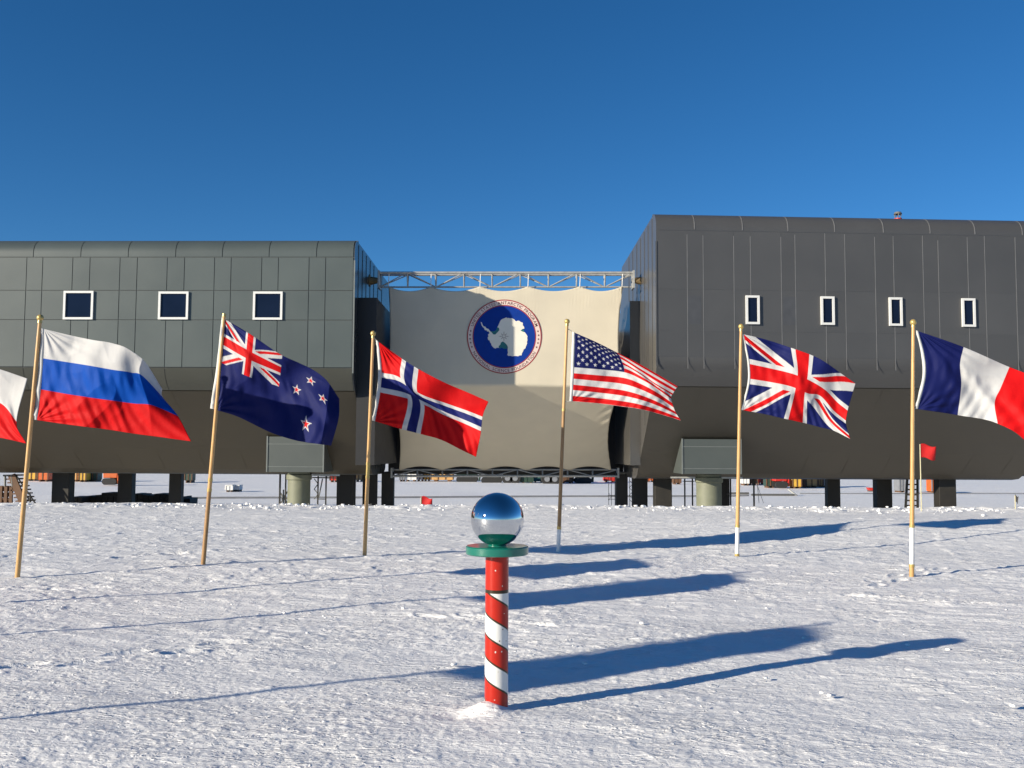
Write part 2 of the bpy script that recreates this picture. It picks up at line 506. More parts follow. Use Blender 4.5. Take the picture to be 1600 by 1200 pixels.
# ------------------------------------------------------------------ station wings
TOP, FOLD, BOT = 9.93, 4.1, 0.36
def hull_profile():
    p = []
    for k in range(7):
        t = math.pi / 2 * k / 6
        p.append((0.75 - 0.75 * math.sin(t), TOP - 0.62 + 0.62 * math.cos(t)))
    p += [(0, 9.28), (0, 4.95), (0.04, 4.70), (0.15, 4.45), (0.34, 4.20), (0.62, 3.93), (3.2, 2.2), (5.7, 0.60), (6.1, 0.42), (6.7, BOT),
          (10.2, BOT), (10.8, 0.6), (12.0, 4.1), (12.0, 9.3), (11.3, TOP)]
    return p
PROF = hull_profile()

class Wing:
    def __init__(s, O, ang, sign, size=1.0, rise=0.0):
        s.O = Vector(O); s.sign = sign; s.k = size
        s.prof = [(d * size, s.Z(z) + (rise if z > 9 else 0)) for d, z in PROF]; s.top = s.Z(TOP) + rise
        s.e1 = Vector((sign * math.cos(ang), math.sin(ang), 0))
        s.e2 = Vector((0, 1, 0)); s.nr = Vector((-s.e1.y, s.e1.x, 0))
    def Z(s, z): return 1.5 + (z - 1.5) * s.k
    def P(s, a, d, z):
        return Vector((s.O.x, s.O.y, 0)) + s.e1 * a + s.e2 * d + Vector((0, 0, z))
    def az(s, px, py, d=0.0):  # pixel -> (along, z) on the plane d behind the face
        q = on_plane(px, py, s.P(0, d, 0), s.nr) - s.P(0, d, 0)
        return q.dot(s.e1), q.z
    def bx(s, mb, a0, a1, d0, d1, z0, z1):
        return mb.box8([s.P(a0, d0, z0), s.P(a1, d0, z0), s.P(a1, d1, z0), s.P(a0, d1, z0), s.P(a0, d0, z1), s.P(a1, d0, z1), s.P(a1, d1, z1), s.P(a0, d1, z1)])
    def strip(s, mb, a0, a1, pts):  # extrude a run of profile points
        n = len(pts)
        vs = [s.P(a0, d, z) for d, z in pts] + [s.P(a1, d, z) for d, z in pts]
        mb.add(vs, [(i, i + 1, n + i + 1, n + i) for i in range(n - 1)])

def window(w, root, rect, label=None):
    x0, y0, x1, y1 = rect
    a0, z1 = w.az(x0, y0); a1, z0 = w.az(x1, y1)
    a0, a1 = sorted((a0, a1)); t = 0.088
    f = MB()
    w.bx(f, a0, a1, -0.10, -0.005, z1 - t, z1); w.bx(f, a0, a1, -0.10, -0.005, z0, z0 + t)
    w.bx(f, a0, a0 + t, -0.098, -0.005, z0 + t, z1 - t); w.bx(f, a1 - t, a1, -0.098, -0.005, z0 + t, z1 - t)
    fo = f.build('window', 'white_frame', root)
    p = MB(); w.bx(p, a0 + t, a1 - t, -0.042, -0.006, z0 + t, z1 - t); p.build('pane', 'glass', fo)

def shift(pts, o):
    return [(d - o if z > 0.5 or d < 6 else d, z + (0.0)) for d, z in pts]

def wing(O, ang, sign, length, label, panel, endm, name='station_building', size=1.0, rise=0.0):
    w = Wing(O, ang, sign, size, rise)
    PROF = w.prof
    root = thing(name, w.P(0, 0, 0), label, 'building')
    # hull: upper skin, slope and underside, end wall
    up = PROF[:13]; low = PROF[12:16]; rest = PROF[15:]
    m = MB(); w.strip(m, 0, length, up + []); w.strip(m, 0, length, [PROF[-1], PROF[0]]); w.strip(m, 0, length, rest)
    m.build('wall', 'joint' if panel == 'panel_left' else panel, root, smooth=True)
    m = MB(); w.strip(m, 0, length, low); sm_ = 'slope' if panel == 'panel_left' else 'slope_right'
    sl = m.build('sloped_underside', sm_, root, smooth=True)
    m = MB(); (d0, z0), (d1, z1) = PROF[12], PROF[14]
    nx = (z0 - z1, d1 - d0); ln = math.hypot(*nx); ox, oz = -nx[0] / ln * 0.02, -nx[1] / ln * 0.02
    a = 0.03
    while a < length:
        b = min(length - .03, a + 1.89)
        for t0, t1 in ((0.005, .38), (.385, .70), (.705, .99)):
            p = [(d0 + (d1 - d0) * t, z0 + (z1 - z0) * t) for t in (t0, t1)]
            m.add([w.P(a + .008, p[0][0] + ox, p[0][1] + oz), w.P(b - .008, p[0][0] + ox, p[0][1] + oz), w.P(b - .008, p[1][0] + ox, p[1][1] + oz), w.P(a + .008, p[1][0] + ox, p[1][1] + oz)], [(0, 1, 2, 3)])
        a += 1.89
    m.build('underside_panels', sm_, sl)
    n = len(PROF)
    m = MB().add([w.P(0, d, z) for d, z in PROF], [tuple(range(n))])
    m2 = MB().add([w.P(length, d, z) for d, z in PROF], [tuple(range(n))]); m2.build('end_wall', endm, root)
    # vertical ribs on the end wall
    for d in (1.0, 2.1, 3.2, 4.4, 5.6, 7.0, 8.4):
        z0 = 4.3 - 0.64 * max(0.0, d - 0.3) + 0.1
        w.bx(m, -0.02, -0.001, d * w.k, d * w.k + 0.05, w.Z(max(0.6, z0)), w.top - 0.1)
    m.build('end_wall', endm, root)
    m = MB(); w.bx(m, -0.03, 0.03, -0.03, -0.004, w.Z(4.6), w.Z(9.2))
    m.build('corner_trim', 'edge' if panel == 'panel_left' else panel, root)
    return w, root

# left wing
LW, lroot = wing((-6.42, 40.0), R_(1.6), -1, 62, 'light grey clad station wing on black stilts with three square white framed windows', 'panel_left', 'end_left', rise=0.20)
def panel_rows(w, cols, zs, g, mb, t0=-0.022):
    for z0, z1 in zip(zs[1:], zs[:-1]):
        for a0, a1 in zip(cols[:-1], cols[1:]):
            tl = rng.uniform(0, 0.003)
            w.bx(mb, a0 + g, a1 - g, t0 - tl, -0.003, z0 + g, z1 - g)
cols = []
px = 527.0
k = 0
a_end = LW.az(553, 470)[0]
edges = [LW.az(x, 470)[0] for x in (552, 508, 482, 434, 408, 360, 334, 287, 260, 213, 186, 139, 112, 65, 40, -9, -35, -82, -108, -156, -182)]
while edges[-1] < 60: edges.append(edges[-1] + (0.7 if len(edges) % 2 else 1.2))
edges[0] = 0.04
zs = [LW.az(300, y)[1] for y in (402, 454, 500, 574)]
m = MB(); panel_rows(LW, edges, zs, 0.014, m)
m.build('wall_panel_cladding', 'panel_left', lroot)
tops = [0.04] + [LW.az(x, 390)[0] for x in (495, 421, 348, 275, 201, 127, 53, -20, -94, -168)]
while tops[-1] < 60: tops.append(tops[-1] + 1.9)
m = MB()
for a0, a1 in zip(tops[:-1], tops[1:]):
    LW.strip(m, a0 + 0.014, a1 - 0.014, [(d - 0.024, z + 0.012) for d, z in LW.prof[1:7]] + [(-0.024, zs[0] + 0.014)])
m.build('roof_edge_panels', 'panel_left', lroot, smooth=True)
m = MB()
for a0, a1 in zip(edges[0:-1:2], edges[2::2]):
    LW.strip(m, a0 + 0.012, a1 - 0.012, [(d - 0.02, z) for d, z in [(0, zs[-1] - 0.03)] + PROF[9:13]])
m.build('fold_panel_cladding', 'fold_shade', lroot, smooth=True)
for r in ((101, 455, 146, 499.5), (249, 456, 294.5, 499.5), (396.5, 456, 441.5, 500)):
    window(LW, lroot, r)
m = MB(); LW.bx(m, 0, 62, 0.8, 0.95, LW.top - 0.02, LW.top + 0.05); m.build('roof_edge', 'joint', lroot)

# right wing
RW, rroot = wing((5.76, 39.5), R_(3.0), 1, 18.2, 'dark grey clad station wing on black stilts with four narrow white framed windows', 'panel_right', 'end_right', size=1.097, rise=0.46)
m = MB()
zr = [RW.az(1300, y)[1] for y in (364, 578)]
x = 1147.0
seams = [RW.az(xx, 450)[0] for xx in (1074, 1099, 1147, 1173, 1221, 1243, 1290, 1321, 1368, 1397, 1443, 1467, 1513, 1540, 1588, 1614, 1662, 1688)]
for a in seams:
    RW.bx(m, a - 0.013, a + 0.013, -0.012, -0.003, zr[1], zr[0] + rng.uniform(-0.25, 0))
for a in [RW.az(xx, 350)[0] for xx in (1085, 1160, 1231, 1304, 1380, 1453, 1523, 1597, 1668)]:
    for (d0, z0), (d1, z1) in zip(RW.prof[1:8], RW.prof[2:9]):
        if z1 < 8: z1 = zr[0] + 0.05
        if z1 >= z0: continue
        m.box8([RW.P(a - .018, d0 - .014, z0), RW.P(a + .018, d0 - .014, z0), RW.P(a + .018, d0 + .01, z0 - .01), RW.P(a - .018, d0 + .01, z0 - .01),
                RW.P(a - .018, d1 - .014, z1), RW.P(a + .018, d1 - .014, z1), RW.P(a + .018, d1 + .01, z1 - .01), RW.P(a - .018, d1 + .01, z1 - .01)])
m.build('standing_seams', 'seam_right', rroot)
m = MB()
RW.bx(m, 0.05, 18.1, -0.008, -0.002, zr[0], zr[0] + 0.02)
for xx in (1075, 1223):
    a = RW.az(xx, 470)[0]; RW.bx(m, a, a + 0.52, -0.0095, -0.002, RW.az(1080, 506)[1], RW.az(1080, 462)[1])
m.build('blank_window_panel', 'blank_panel', rroot)
m = MB(); panel_rows(RW, [0.05] + seams[1:] + [18.1], [zr[0] - .01, RW.az(1300, 455)[1], RW.az(1300, 520)[1], RW.Z(4.96)], 0.004, m, -0.004)
m.build('wall_panel_cladding', 'panel_right', rroot)
for r in ((1164.5, 462, 1186.5, 507), (1281.5, 463.5, 1303.5, 508), (1388, 465, 1409.5, 509.5), (1501.5, 466.5, 1523.5, 511)):
    window(RW, rroot, r)
m = MB(); RW.bx(m, 0, 18.2, 0.9, 1.05, RW.top - 0.02, RW.top + 0.05); m.build('roof_edge', 'joint', rroot)

# dark door jambs low on the two end walls
for w, root in ((LW, lroot), (RW, rroot)):
    m = MB()
    if w is LW: w.bx(m, 0.004 - .79, -0.004, 1.0, 9, 0.9, 7.83)
    else: w.bx(m, -0.46, -0.004, 5.1, 12, 0.9, 8.3)
    m.build('side_bulkhead', 'dark_jamb' if w is LW else 'end_right', root)

def slope_d(z): return 0.5 + (4.0 - z) * 5.2 / 3.4
# service boxes let into the slopes, on thick round stair columns
for w, root, (x0, y0, x1, y1) in ((LW, lroot, (418, 682, 505, 738)), (RW, rroot, (1066, 686, 1158, 741))):
    d0 = 3.3 * w.k
    a0, z1 = w.az(x0, y0, d0); a1, z0 = w.az(x1, y1, d0); a0, a1 = sorted((a0, a1))
    m = MB(); w.bx(m, a0, a1, d0, 6.6 * w.k, z0, z1)
    o = m.build('service_box', 'box_panel', root, bevel=0.012)
    m = MB()
    w.bx(m, a0 - 0.03, a0 + 0.03, d0 - 0.03, d0 + 0.02, z0, z1 + 0.02); w.bx(m, a1 - 0.03, a1 + 0.03, d0 - 0.03, d0 + 0.02, z0, z1 + 0.02)
    w.bx(m, a0 + 0.03, a1 - 0.03, d0 - 0.012, d0 + 0.01, z0 + 0.22, z0 + 0.25); w.bx(m, a0 + 0.03, a1 - 0.03, d0 - 0.012, d0 + 0.01, z1 - 0.34, z1 - 0.31)
    m.build('box_trim', 'edge', o)
for w, root, x0, x1, Y in ((LW, lroot, 450, 485, 46.2), (RW, rroot, 1088, 1127, 45.3)):
    c = at((x0 + x1) / 2, 745, Y); r = (x1 - x0) / 2 / F * Y
    m = MB(); m.tube((c.x, c.y, -3), (c.x, c.y, 0.5), r, r, 28)
    m.lathe((c.x, c.y, 0.12), [(r, 0), (r + 0.06, 0.03), (r + 0.06, 0.24), (r, 0.27)], 28)
    m.build('round_column', 'green_col', root, smooth=True)
for w, root, L in ((LW, lroot, ((81, 108, 48), (184, 206, 50), (264, 283, 50), (526, 553, 47.5), (566.5, 588, 49), (596, 615, 49.8))),
                   (RW, rroot, ((1023, 1050, 47.5), (989, 1012, 49.5), (963, 981, 50), (1293, 1313, 50), (1370, 1394, 49.5), (1467, 1494, 47.5), (1127, 1140, 49.5)))):
    for x0, x1, Y in L:
        p0 = at(x0, 750, Y); p1 = at(x1, 750, Y); cx = (p0.x + p1.x) / 2; hw = (p1.x - p0.x) / 2
        m = MB(); m.box(cx - hw, cx + hw, Y, Y + 1.6 * hw, -3, 0.42)
        m.build('support_column', 'black_col', root, bevel=0.03)
# pale beam ends peeping out below the wings
for root, L in ((lroot, ((488, 531, 742.5, 44.5),)), (rroot, ((1048, 1086, 746, 45.0), (1126, 1160, 746.5, 45.0)))):
    for x0, x1, y, Y in L:
        p0, p1 = at(x0, y, Y), at(x1, y, Y)
        m = MB(); m.quadbeam(p0, p1, 0.10, 0.07); m.build('walkway_beam', 'galv', root)
# roof vent on right wing
VT = RW.top
v = at(1403, 341, 43.5)
m = MB().lathe((v.x, v.y, VT), [(0.10, -0.1), (0.10, 0.42), (0.15, 0.44), (0.15, 0.5)], 16)
ro = m.build('roof_vent', 'white_paint', rroot, smooth=True)
m = MB().lathe((v.x, v.y, VT + 0.5), [(0.13, 0), (0.13, 0.10), (0.17, 0.12), (0.17, 0.17)], 16); m.build('vent_band', 'red', ro)
m = MB()
for i in range(6):
    t = i * 1.047
    m.tube((v.x + .12 * math.cos(t), v.y + .12 * math.sin(t), VT + .66), (v.x + .16 * math.cos(t + .4), v.y + .16 * math.sin(t + .4), VT + .86), 0.018)
m.lathe((v.x, v.y, VT + 0.86), [(0.18, 0), (0.14, 0.09), (0.02, 0.12)], 16); m.build('vent_cage', 'dgalv', ro)

# further wing past the right end
FW, froot = wing((24.0, 48.2), R_(3.0), 1, 26, 'dark station section set back beyond the right end of the four window wing', 'panel_right', 'end_right', name='station_annexe', size=1.097)
m = MB(); FW.bx(m, 0, 26, 4.2, 4.4, 0.8, 0.95); m.build('walkway_beam', 'galv', froot)
# low link block closing the gap behind the banner
lk = thing('link_building', (0, 52, 0), 'dark flat roofed link block behind the cream banner between two wings', 'building')
m = MB(); m.box(-6.33, 5.74, 51.2, 53.9, 0.42, 7.5); m.build('wall', 'dark_jamb', lk, bevel=0.05)
m = MB(); m.box(-6.34, 5.75, 51.1, 53.95, 7.5, 7.7); m.build('roof', 'joint', lk)
m = MB(); m.box(-6.3, 5.7, 51.3, 53.8, 0.3, 0.42); m.build('floor_slab', 'black_col', lk)

# ------------------------------------------------------------------ banner
BY = 44.0
def build_banner():
    root = thing('banner', at(788, 600, BY), 'cream fabric banner with round blue emblem stretched between the two wings', 'banner')
    # anchor lists in picture measure, on the upright plane and the leaning lower plane
    zf = at(788, 602, BY).z
    slope = 1.5
    nu, nv = 150, 120
    peaks = np.array([607, 673, 750, 825, 906, 972.0])
    V = []
    vs = np.linspace(0, 1, nv)
    def left(py):  # side edges, drawn in between their fixings
        if py <= 602: t = (py - 449) / 153; return 607.5 - 2.0 * t + 3.0 * math.sin(math.pi * t)
        t = (py - 602) / 133; return 605.5 + 18 * t + 9 * math.sin(math.pi * t)
    def right(py):
        if py <= 602: t = (py - 449) / 153; return 973 - 2 * t - 5.5 * math.sin(math.pi * t)
        t = (py - 602) / 133; return 971 - 16 * t - 12 * math.sin(math.pi * t)
    for v in vs:
        py0 = 449 + v * (735 - 449)
        for k in range(nu):
            u = k / (nu - 1)
            px = left(py0) * (1 - u) + right(py0) * u
            py = py0
            # scallops at the top and bottom fixings
            i = min(4, max(0, np.searchsorted(peaks, px) - 1)); t = min(1, max(0, (px - peaks[i]) / (peaks[i + 1] - peaks[i])))
            sag = 4 * t * (1 - t)
            fade = max(0, 1 - v / 0.07)
            py += (7.5 * sag - 1.5) * fade
            fb = max(0, (v - 0.93) / 0.07)
            t2 = ((px - 625) / 66.0) % 1.0
            py -= 6.5 * (4 * t2 * (1 - t2)) * fb
            # puckers fanning down from each top fixing
            dpk = px - peaks[np.abs(peaks - px).argmin()]
            puck = math.exp(-(dpk / 15) ** 2) * max(0, 1 - v / 0.20) * math.sin(dpk * 1.25) * 0.042 + 0.018 * math.sin(px * 0.045 + py * 0.02) * math.sin(py * 0.03 + px * 0.011)
            if abs(px - 788) < 72: puck = max(puck, -0.024)
            if py <= 602:
                p = at(px, py, BY + puck)
            else:
                d = ray(px, py)  # leaning plane  Y = BY + slope*(zf - z)
                t = (BY + slope * (zf - EYE.z)) / (d.y + slope * d.z)
                p = EYE + d * t
                edge = math.exp(-((px - right(py0)) / 14) ** 2)
                p.y += edge * 0.03 * math.sin((py + px * 0.6) * 0.5)
            V.append(p[:])
    o = np_mesh('sheet', np.array(V), grid_quads(nv, nu), 'canvas', root)
    s = o.modifiers.new('solidify', 'SOLIDIFY'); s.thickness = 0.012; s.offset = -1 
    # ties to the truss
    for pxx in peaks:
        m = MB(); m.tube(at(pxx, 448, BY), at(pxx + 1, 425, BY - 0.05), 0.018, n=6)
        m.build('tie_cord', 'white_paint', root)
    # hem batten at the fold
    m = MB(); m.tube(at(605, 602.0, BY + 0.06), at(971, 603, BY + 0.06), 0.03); m.build('spreader_pole', 'dgalv', root)
    # ---- emblem
    cx, cz = at(788, 526, BY).x, at(788, 526, BY).z
    R = 58.6 / F * BY
    def poly(name, pts, lay, mname, parent):
        y = BY - 0.034 - 0.004 * lay
        tri = tessellate_polygon([[Vector((p[0], p[1], 0)) for p in pts]])
        mb = MB().add([(cx + p[0] * R, y, cz + p[1] * R) for p in pts], [tuple(t) for t in tri])
        return mb.build(name, mname, parent)
    def circ(r, n=96): return [(r * math.cos(2 * math.pi * i / n), r * math.sin(2 * math.pi * i / n)) for i in range(n)]
    def z8(l): return [((x - 707) / 472.0, (612 - y) / 472.0) for x, y in l]
    em = poly('emblem', circ(1.0), 0, 'red_line', root)
    poly('lettering_ring', circ(0.972), 1, 'ring', em)
    poly('inner_border', circ(0.852), 2, 'red_line', em)
    poly('ocean_disc', circ(0.826), 3, 'blue_print', em)
    cont = [(408, 430), (420, 432), (428, 455), (442, 482), (466, 488), (480, 508), (507, 517), (528, 545), (548, 562), (565, 585), (592, 588), (620, 560), (645, 530), (638, 502), (618, 495), (628, 478), (640, 450), (650, 425), (664, 400),
            (690, 385), (712, 378), (728, 368), (745, 378), (762, 376), (780, 380), (800, 377), (815, 386), (832, 394), (842, 410), (862, 418), (876, 408), (900, 414), (915, 428), (936, 432), (942, 450), (938, 466), (955, 485), (960, 512), (940, 512), (912, 535), (940, 550),
            (965, 556), (985, 582), (1000, 608), (996, 630), (1000, 655), (993, 680), (996, 702), (980, 738), (975, 760), (952, 775), (944, 800), (930, 825), (927, 850), (905, 850), (882, 862), (850, 858), (810, 863), (785, 856), (758, 858), (746, 842), (755, 815), (750, 790), (753, 742),
            (738, 715), (715, 692), (688, 674), (664, 690), (658, 715), (636, 735), (640, 757), (615, 755), (595, 766), (575, 757), (560, 742), (545, 722), (540, 700), (528, 688), (522, 665), (503, 655), (497, 628), (508, 610), (500, 590), (520, 570), (508, 548), (490, 550), (484, 535), (462, 532), (448, 505), (432, 492), (418, 468)]
    poly('continent_map', z8(cont), 5, 'ice_print', em)
    for l in ([(528, 545), (548, 562), (565, 590), (595, 592), (625, 562), (648, 530), (645, 498), (612, 500), (606, 530), (575, 548)],
              [(753, 742), (738, 715), (715, 692), (688, 674), (664, 690), (655, 715), (634, 738), (650, 766), (672, 752), (700, 766), (745, 768)],
              [(912, 535), (925, 516), (948, 520), (962, 552), (940, 551)]):
        poly('ice_shelf', z8(l), 4, 'teal_print', em)
    # compass mark
    st = []
    for i in range(16):
        a = math.pi / 2 + i * math.pi / 8
        r = (0.15 if i % 4 == 0 else 0.115) if i % 2 == 0 else 0.035
        st.append((-0.01 + r * math.cos(a), 0.005 + r * math.sin(a)))
    sm = poly('compass_mark', st, 6, 'text_print', em)
    st2 = [((x + 0.01) * 0.66 - 0.01, (y - 0.005) * 0.66 + 0.005) for x, y in st]
    poly('compass_core', st2, 7, 'ice_print', em)
    # stars of the ring
    def star5(x, y, r): return [(x + (r if i % 2 == 0 else r * 0.42) * math.sin(i * math.pi / 5), y + (r if i % 2 == 0 else r * 0.42) * math.cos(i * math.pi / 5)) for i in range(10)]
    for l in ((282, 543), (273, 593), (275, 643), (282, 692), (298, 745)):
        for sx in (1, -1):
            q = z8([l])[0]
            poly('ring_star', star5(q[0] * sx, q[1], 0.034), 2, 'text_print', em)
    # lettering, each letter set on the ring
    mb = MB()
    def glyph(ch):
        cu = bpy.data.curves.new('g', 'FONT'); cu.body = ch; cu.size = 1.0; cu.resolution_u = 3; cu.offset = 0.006
        ob = bpy.data.objects.new('g', cu); C.objects.link(ob)
        me = ob.to_mesh()
        vs = [v.co.copy() for v in me.vertices]; fs = [tuple(p.vertices) for p in me.polygons]
        ob.to_mesh_clear(); bpy.data.objects.remove(ob); bpy.data.curves.remove(cu)
        return vs, fs
    def ring_text(txt, a0, a1, top):
        gl = [glyph(c) if c != ' ' else None for c in txt]
        wd = [(max(v.x for v in g[0]) - min(v.x for v in g[0])) if g else 0.28 for g in gl]
        gap = 0.13
        tot = sum(wd) + gap * (len(wd) - 1)
        size = 0.115; pos = 0.0
        rr = 0.872 if top else 0.955
        for g, w in zip(gl, wd):
            t = (pos + w / 2) / tot; pos += w + gap
            if not g: continue
            a = R_(a0 + (a1 - a0) * t)
            e_r = Vector((math.cos(a), math.sin(a), 0))
            tx = Vector((math.sin(a), -math.cos(a), 0)) if top else Vector((-math.sin(a), math.cos(a), 0))
            ty = e_r if top else -e_r
            x0 = min(v.x for v in g[0]); sx = size * abs(R_(a1 - a0)) * 0.91 / (tot * size)
            q = [e_r * rr + tx * ((v.x - x0 - w / 2) * sx) + ty * (v.y * size) for v in g[0]]
            MB().add([(cx + p.x * R, BY - 0.034 - 0.0095, cz + p.y * R) for p in q], g[1]).build('ring_letter', 'text_print', em)
    ring_text('UNITED STATES ANTARCTIC PROGRAM', 162, 18, True)
    ring_text('NATIONAL SCIENCE FOUNDATION', 207, 333, False)
build_banner()

def truss(root_label, y_top, y_bot, x0, x1, Y, depth, name, step, matn, endw, upper):
    root = thing(name, at((x0 + x1) / 2, y_bot, Y), root_label, 'truss')
    A = lambda x, y, dy=0: at(x, y, Y) + Vector((0, dy, 0))
    yc, yo = (y_top, y_bot) if upper else (y_bot, y_top)
    for q0, q1, r in ((A(x0, yc), A(x1, yc), .055), (A(x0, yc, depth), A(x1, yc, depth), .055), (A(x0, yo, depth * .5), A(x1, yo, depth * .5), .04)):
        MB().tube(q0, q1, r).build('chord', matn, root, smooth=True)
    n = int(round((x1 - x0) / step)); w = (x1 - x0) / n
    for i in range(n + 1):
        x = x0 + i * w
        for dy in (0, depth):
            MB().tube(A(x, y_top, dy if upper else depth * .5), A(x, y_bot, depth * .5 if upper else dy), 0.033, n=8).build('upright', matn, root)
        MB().tube(A(x, yc), A(x, yc, depth), 0.026, n=6).build('cross_tie', matn, root)
        if i < n:
            a, b = (y_bot, y_top) if i % 2 == 0 else (y_top, y_bot)
            for dy in (0, depth):
                da = dy if (a == y_top) == upper else depth * .5
                db = dy if (b == y_top) == upper else depth * .5
                MB().tube(A(x, a, da), A(x + w, b, db), 0.024, n=6).build('diagonal', matn, root)
    for x, s in ((x0, -1), (x1, 1)):
        m = MB(); p = A(x, (y_top + y_bot) / 2, depth * .5); hz = abs(A(x, y_top).z - A(x, y_bot).z) / 2 + 0.09
        m.box(p.x - .04, p.x + .04, Y - .12, Y + depth + .12, p.z + hz - .08, p.z + hz); m.box(p.x - .04, p.x + .04, Y - .12, Y + depth + .12, p.z - hz, p.z - hz + .08)
        m.box(p.x - .038, p.x + .038, Y - .12, Y - .02, p.z - hz + .08, p.z + hz - .08); m.box(p.x - .038, p.x + .038, Y + depth + .02, Y + depth + .12, p.z - hz + .08, p.z + hz - .08)
        m.build('end_plate', matn, root)
        m = MB(); q = p + Vector((s * endw, 0.1, 0))
        m.tube(p, q, 0.11 if upper else 0.09, 0.2 if upper else 0.05, 10)
        if upper:
            m.tube(q, q + Vector((s * 0.12, 0, 0)), 0.28, 0.28, 12)
        m.build('bracket', 'bronze' if upper else 'dgalv', root)
truss('galvanised lattice truss carrying the top edge of the cream banner', 426, 447, 592, 990, BY - 0.05, 0.55, 'lattice_truss', 43.6, 'galv', 0.42, True)
truss('dull lattice truss along the bottom edge of the cream banner', 734, 744, 612, 966, 49.7, 0.5, 'lattice_truss', 39.5, 'galv', 0.6, False)

# ------------------------------------------------------------------ flags
def hermite(xs, ys, q):
    xs = np.asarray(xs, float); ys = np.asarray(ys, float)
    m = np.gradient(ys, xs, axis=0)
    i = np.clip(np.searchsorted(xs, q) - 1, 0, len(xs) - 2)
    h = (xs[i + 1] - xs[i]); t = (q - xs[i]) / h
    sh = (-1,) + (1,) * (ys.ndim - 1)
    h = h.reshape(sh); t = t.reshape(sh)
    return (2 * t**3 - 3 * t**2 + 1) * ys[i] + (t**3 - 2 * t**2 + t) * h * m[i] + (-2 * t**3 + 3 * t**2) * ys[i + 1] + (t**3 - t**2) * h * m[i + 1]

def star_mask(x, y, cx, cy, r):
    dx, dy = x - cx, y - cy
    th = np.abs((np.arctan2(dx, -dy) + math.pi / 5) % (2 * math.pi / 5) - math.pi / 5)
    a = math.pi / 5; r2 = r * 0.382
    return np.hypot(dx, dy) < r * r2 * math.sin(a) / (r * np.sin(th) + r2 * np.sin(a - th))

WHITE = np.array((0.56, 0.56, 0.56)); RED = np.array((0.58, 0.006, 0.008)); NAVY = np.array((0.008, 0.013, 0.10)); BLUE = np.array((0.0, 0.068, 0.40))
def fill(U, c):
    o = np.empty(U.shape + (3,)); o[:] = c; return o
def union(x, y):  # x 0..2, y 0..1
    o = fill(x, NAVY); s5 = 2 / math.sqrt(5)
    d1 = (y - x / 2) * s5; d2 = (y - (1 - x / 2)) * s5
    o[(np.abs(d1) < .1) | (np.abs(d2) < .1)] = WHITE
    L = x < 1
    o[(L & (d1 > 0) & (d1 < .0667)) | (~L & (d1 < 0) & (d1 > -.0667))] = RED
    o[(L & (d2 > 0) & (d2 < .0667)) | (~L & (d2 < 0) & (d2 > -.0667))] = RED
    o[(np.abs(x - 1) < .1667) | (np.abs(y - .5) < .1667)] = WHITE
    o[(np.abs(x - 1) < .1) | (np.abs(y - .5) < .1)] = RED
    return o
def c_russia(U, V):
    o = fill(U, WHITE); o[V > 1 / 3] = BLUE; o[V > 2 / 3] = RED; return o
def c_chile(U, V):
    o = fill(U, WHITE); o[V > .5] = RED; o[(V < .5) & (U < 1 / 3)] = BLUE
    o[star_mask(U * 1.5, V, .25, .25, .13)] = WHITE; return o
def c_nz(U, V):
    o = fill(U, NAVY); k = (U < .5) & (V < .5)
    o[k] = union(U * 4, V * 2)[k]
    for cx, cy, r in ((.755, .80, .085), (.665, .43, .07), (.755, .20, .07), (.86, .37, .07)):
        o[star_mask(U * 2, V, cx * 2, cy, r * 1.15)] = WHITE; o[star_mask(U * 2, V, cx * 2, cy, r * 0.68)] = RED
    return o
def c_norway(U, V):
    o = fill(U, RED); x = U * 22; y = V * 16
    o[((x > 6) & (x < 10)) | ((y > 6) & (y < 10))] = WHITE
    o[((x > 7) & (x < 9)) | ((y > 7) & (y < 9))] = NAVY * 1.25
    return o
def c_us(U, V):
    o = fill(U, WHITE); o[(np.floor(V * 13) % 2) == 0] = RED * 0.92
    k = (U < .4) & (V < 7 / 13.); o[k] = NAVY * 0.85
    for j in range(9):
        for i in range(11):
            if (i + j) % 2 == 0:
                o[star_mask(U * 1.9, V, .4 * 1.9 * (i + 1) / 12, 7 / 13 * (j + 1) / 10, .030) & k] = WHITE
    return o
def c_uk(U, V): return union(U * 2, V)
def c_france(U, V):
    o = fill(U, WHITE); o[U < 1 / 3] = NAVY * 0.9; o[U > 2 / 3] = RED * 1.03; return o
def c_japan(U, V):
    o = fill(U, WHITE); o[np.hypot(U * 1.5 - .75, V - .5) < .3] = RED; return o
def c_belgium(U, V):
    o = fill(U, np.array((.7, .5, .02))); o[U < 1 / 3] = (.01, .01, .01); o[U > 2 / 3] = RED; return o

def Z(pts, s, ox, oy): return [[(ox + x / s, oy + y / s) for x, y in c] for c in pts]

NETS = {}
NETS['russia'] = ([0, .2, .4, .6, .8, .9, 1], [0, 1 / 3, 2 / 3, 1], Z([
    [(345, 170), (338, 398), (320, 640), (290, 882)], [(530, 215), (510, 425), (500, 672), (480, 910)], [(720, 255), (700, 455), (690, 702), (670, 935)],
    [(880, 282), (880, 487), (880, 728), (870, 960)], [(1030, 345), (1030, 510), (1060, 752), (1060, 990)], [(1137, 432), (1112, 535), (1190, 765), (1230, 1012)],
    [(1266, 640), (1272, 705), (1390, 850), (1494, 1048)]], 5.0, 0, 480))
NETS['nz'] = ([0, .25, .5, .66, .755, .86, 1], [0, .5, 1], Z([
    [(165, 150), (128, 500), (75, 885)], [(375, 275), (340, 612), (270, 945)], [(632, 445), (605, 700), (560, 1082)], [(780, 512), (740, 765), (740, 1138)],
    [(882, 562), (838, 800), (815, 1152)], [(985, 640), (955, 860), (915, 1166)], [(1096, 800), (1090, 960), (1030, 1180)]], 5.217, 320, 470))
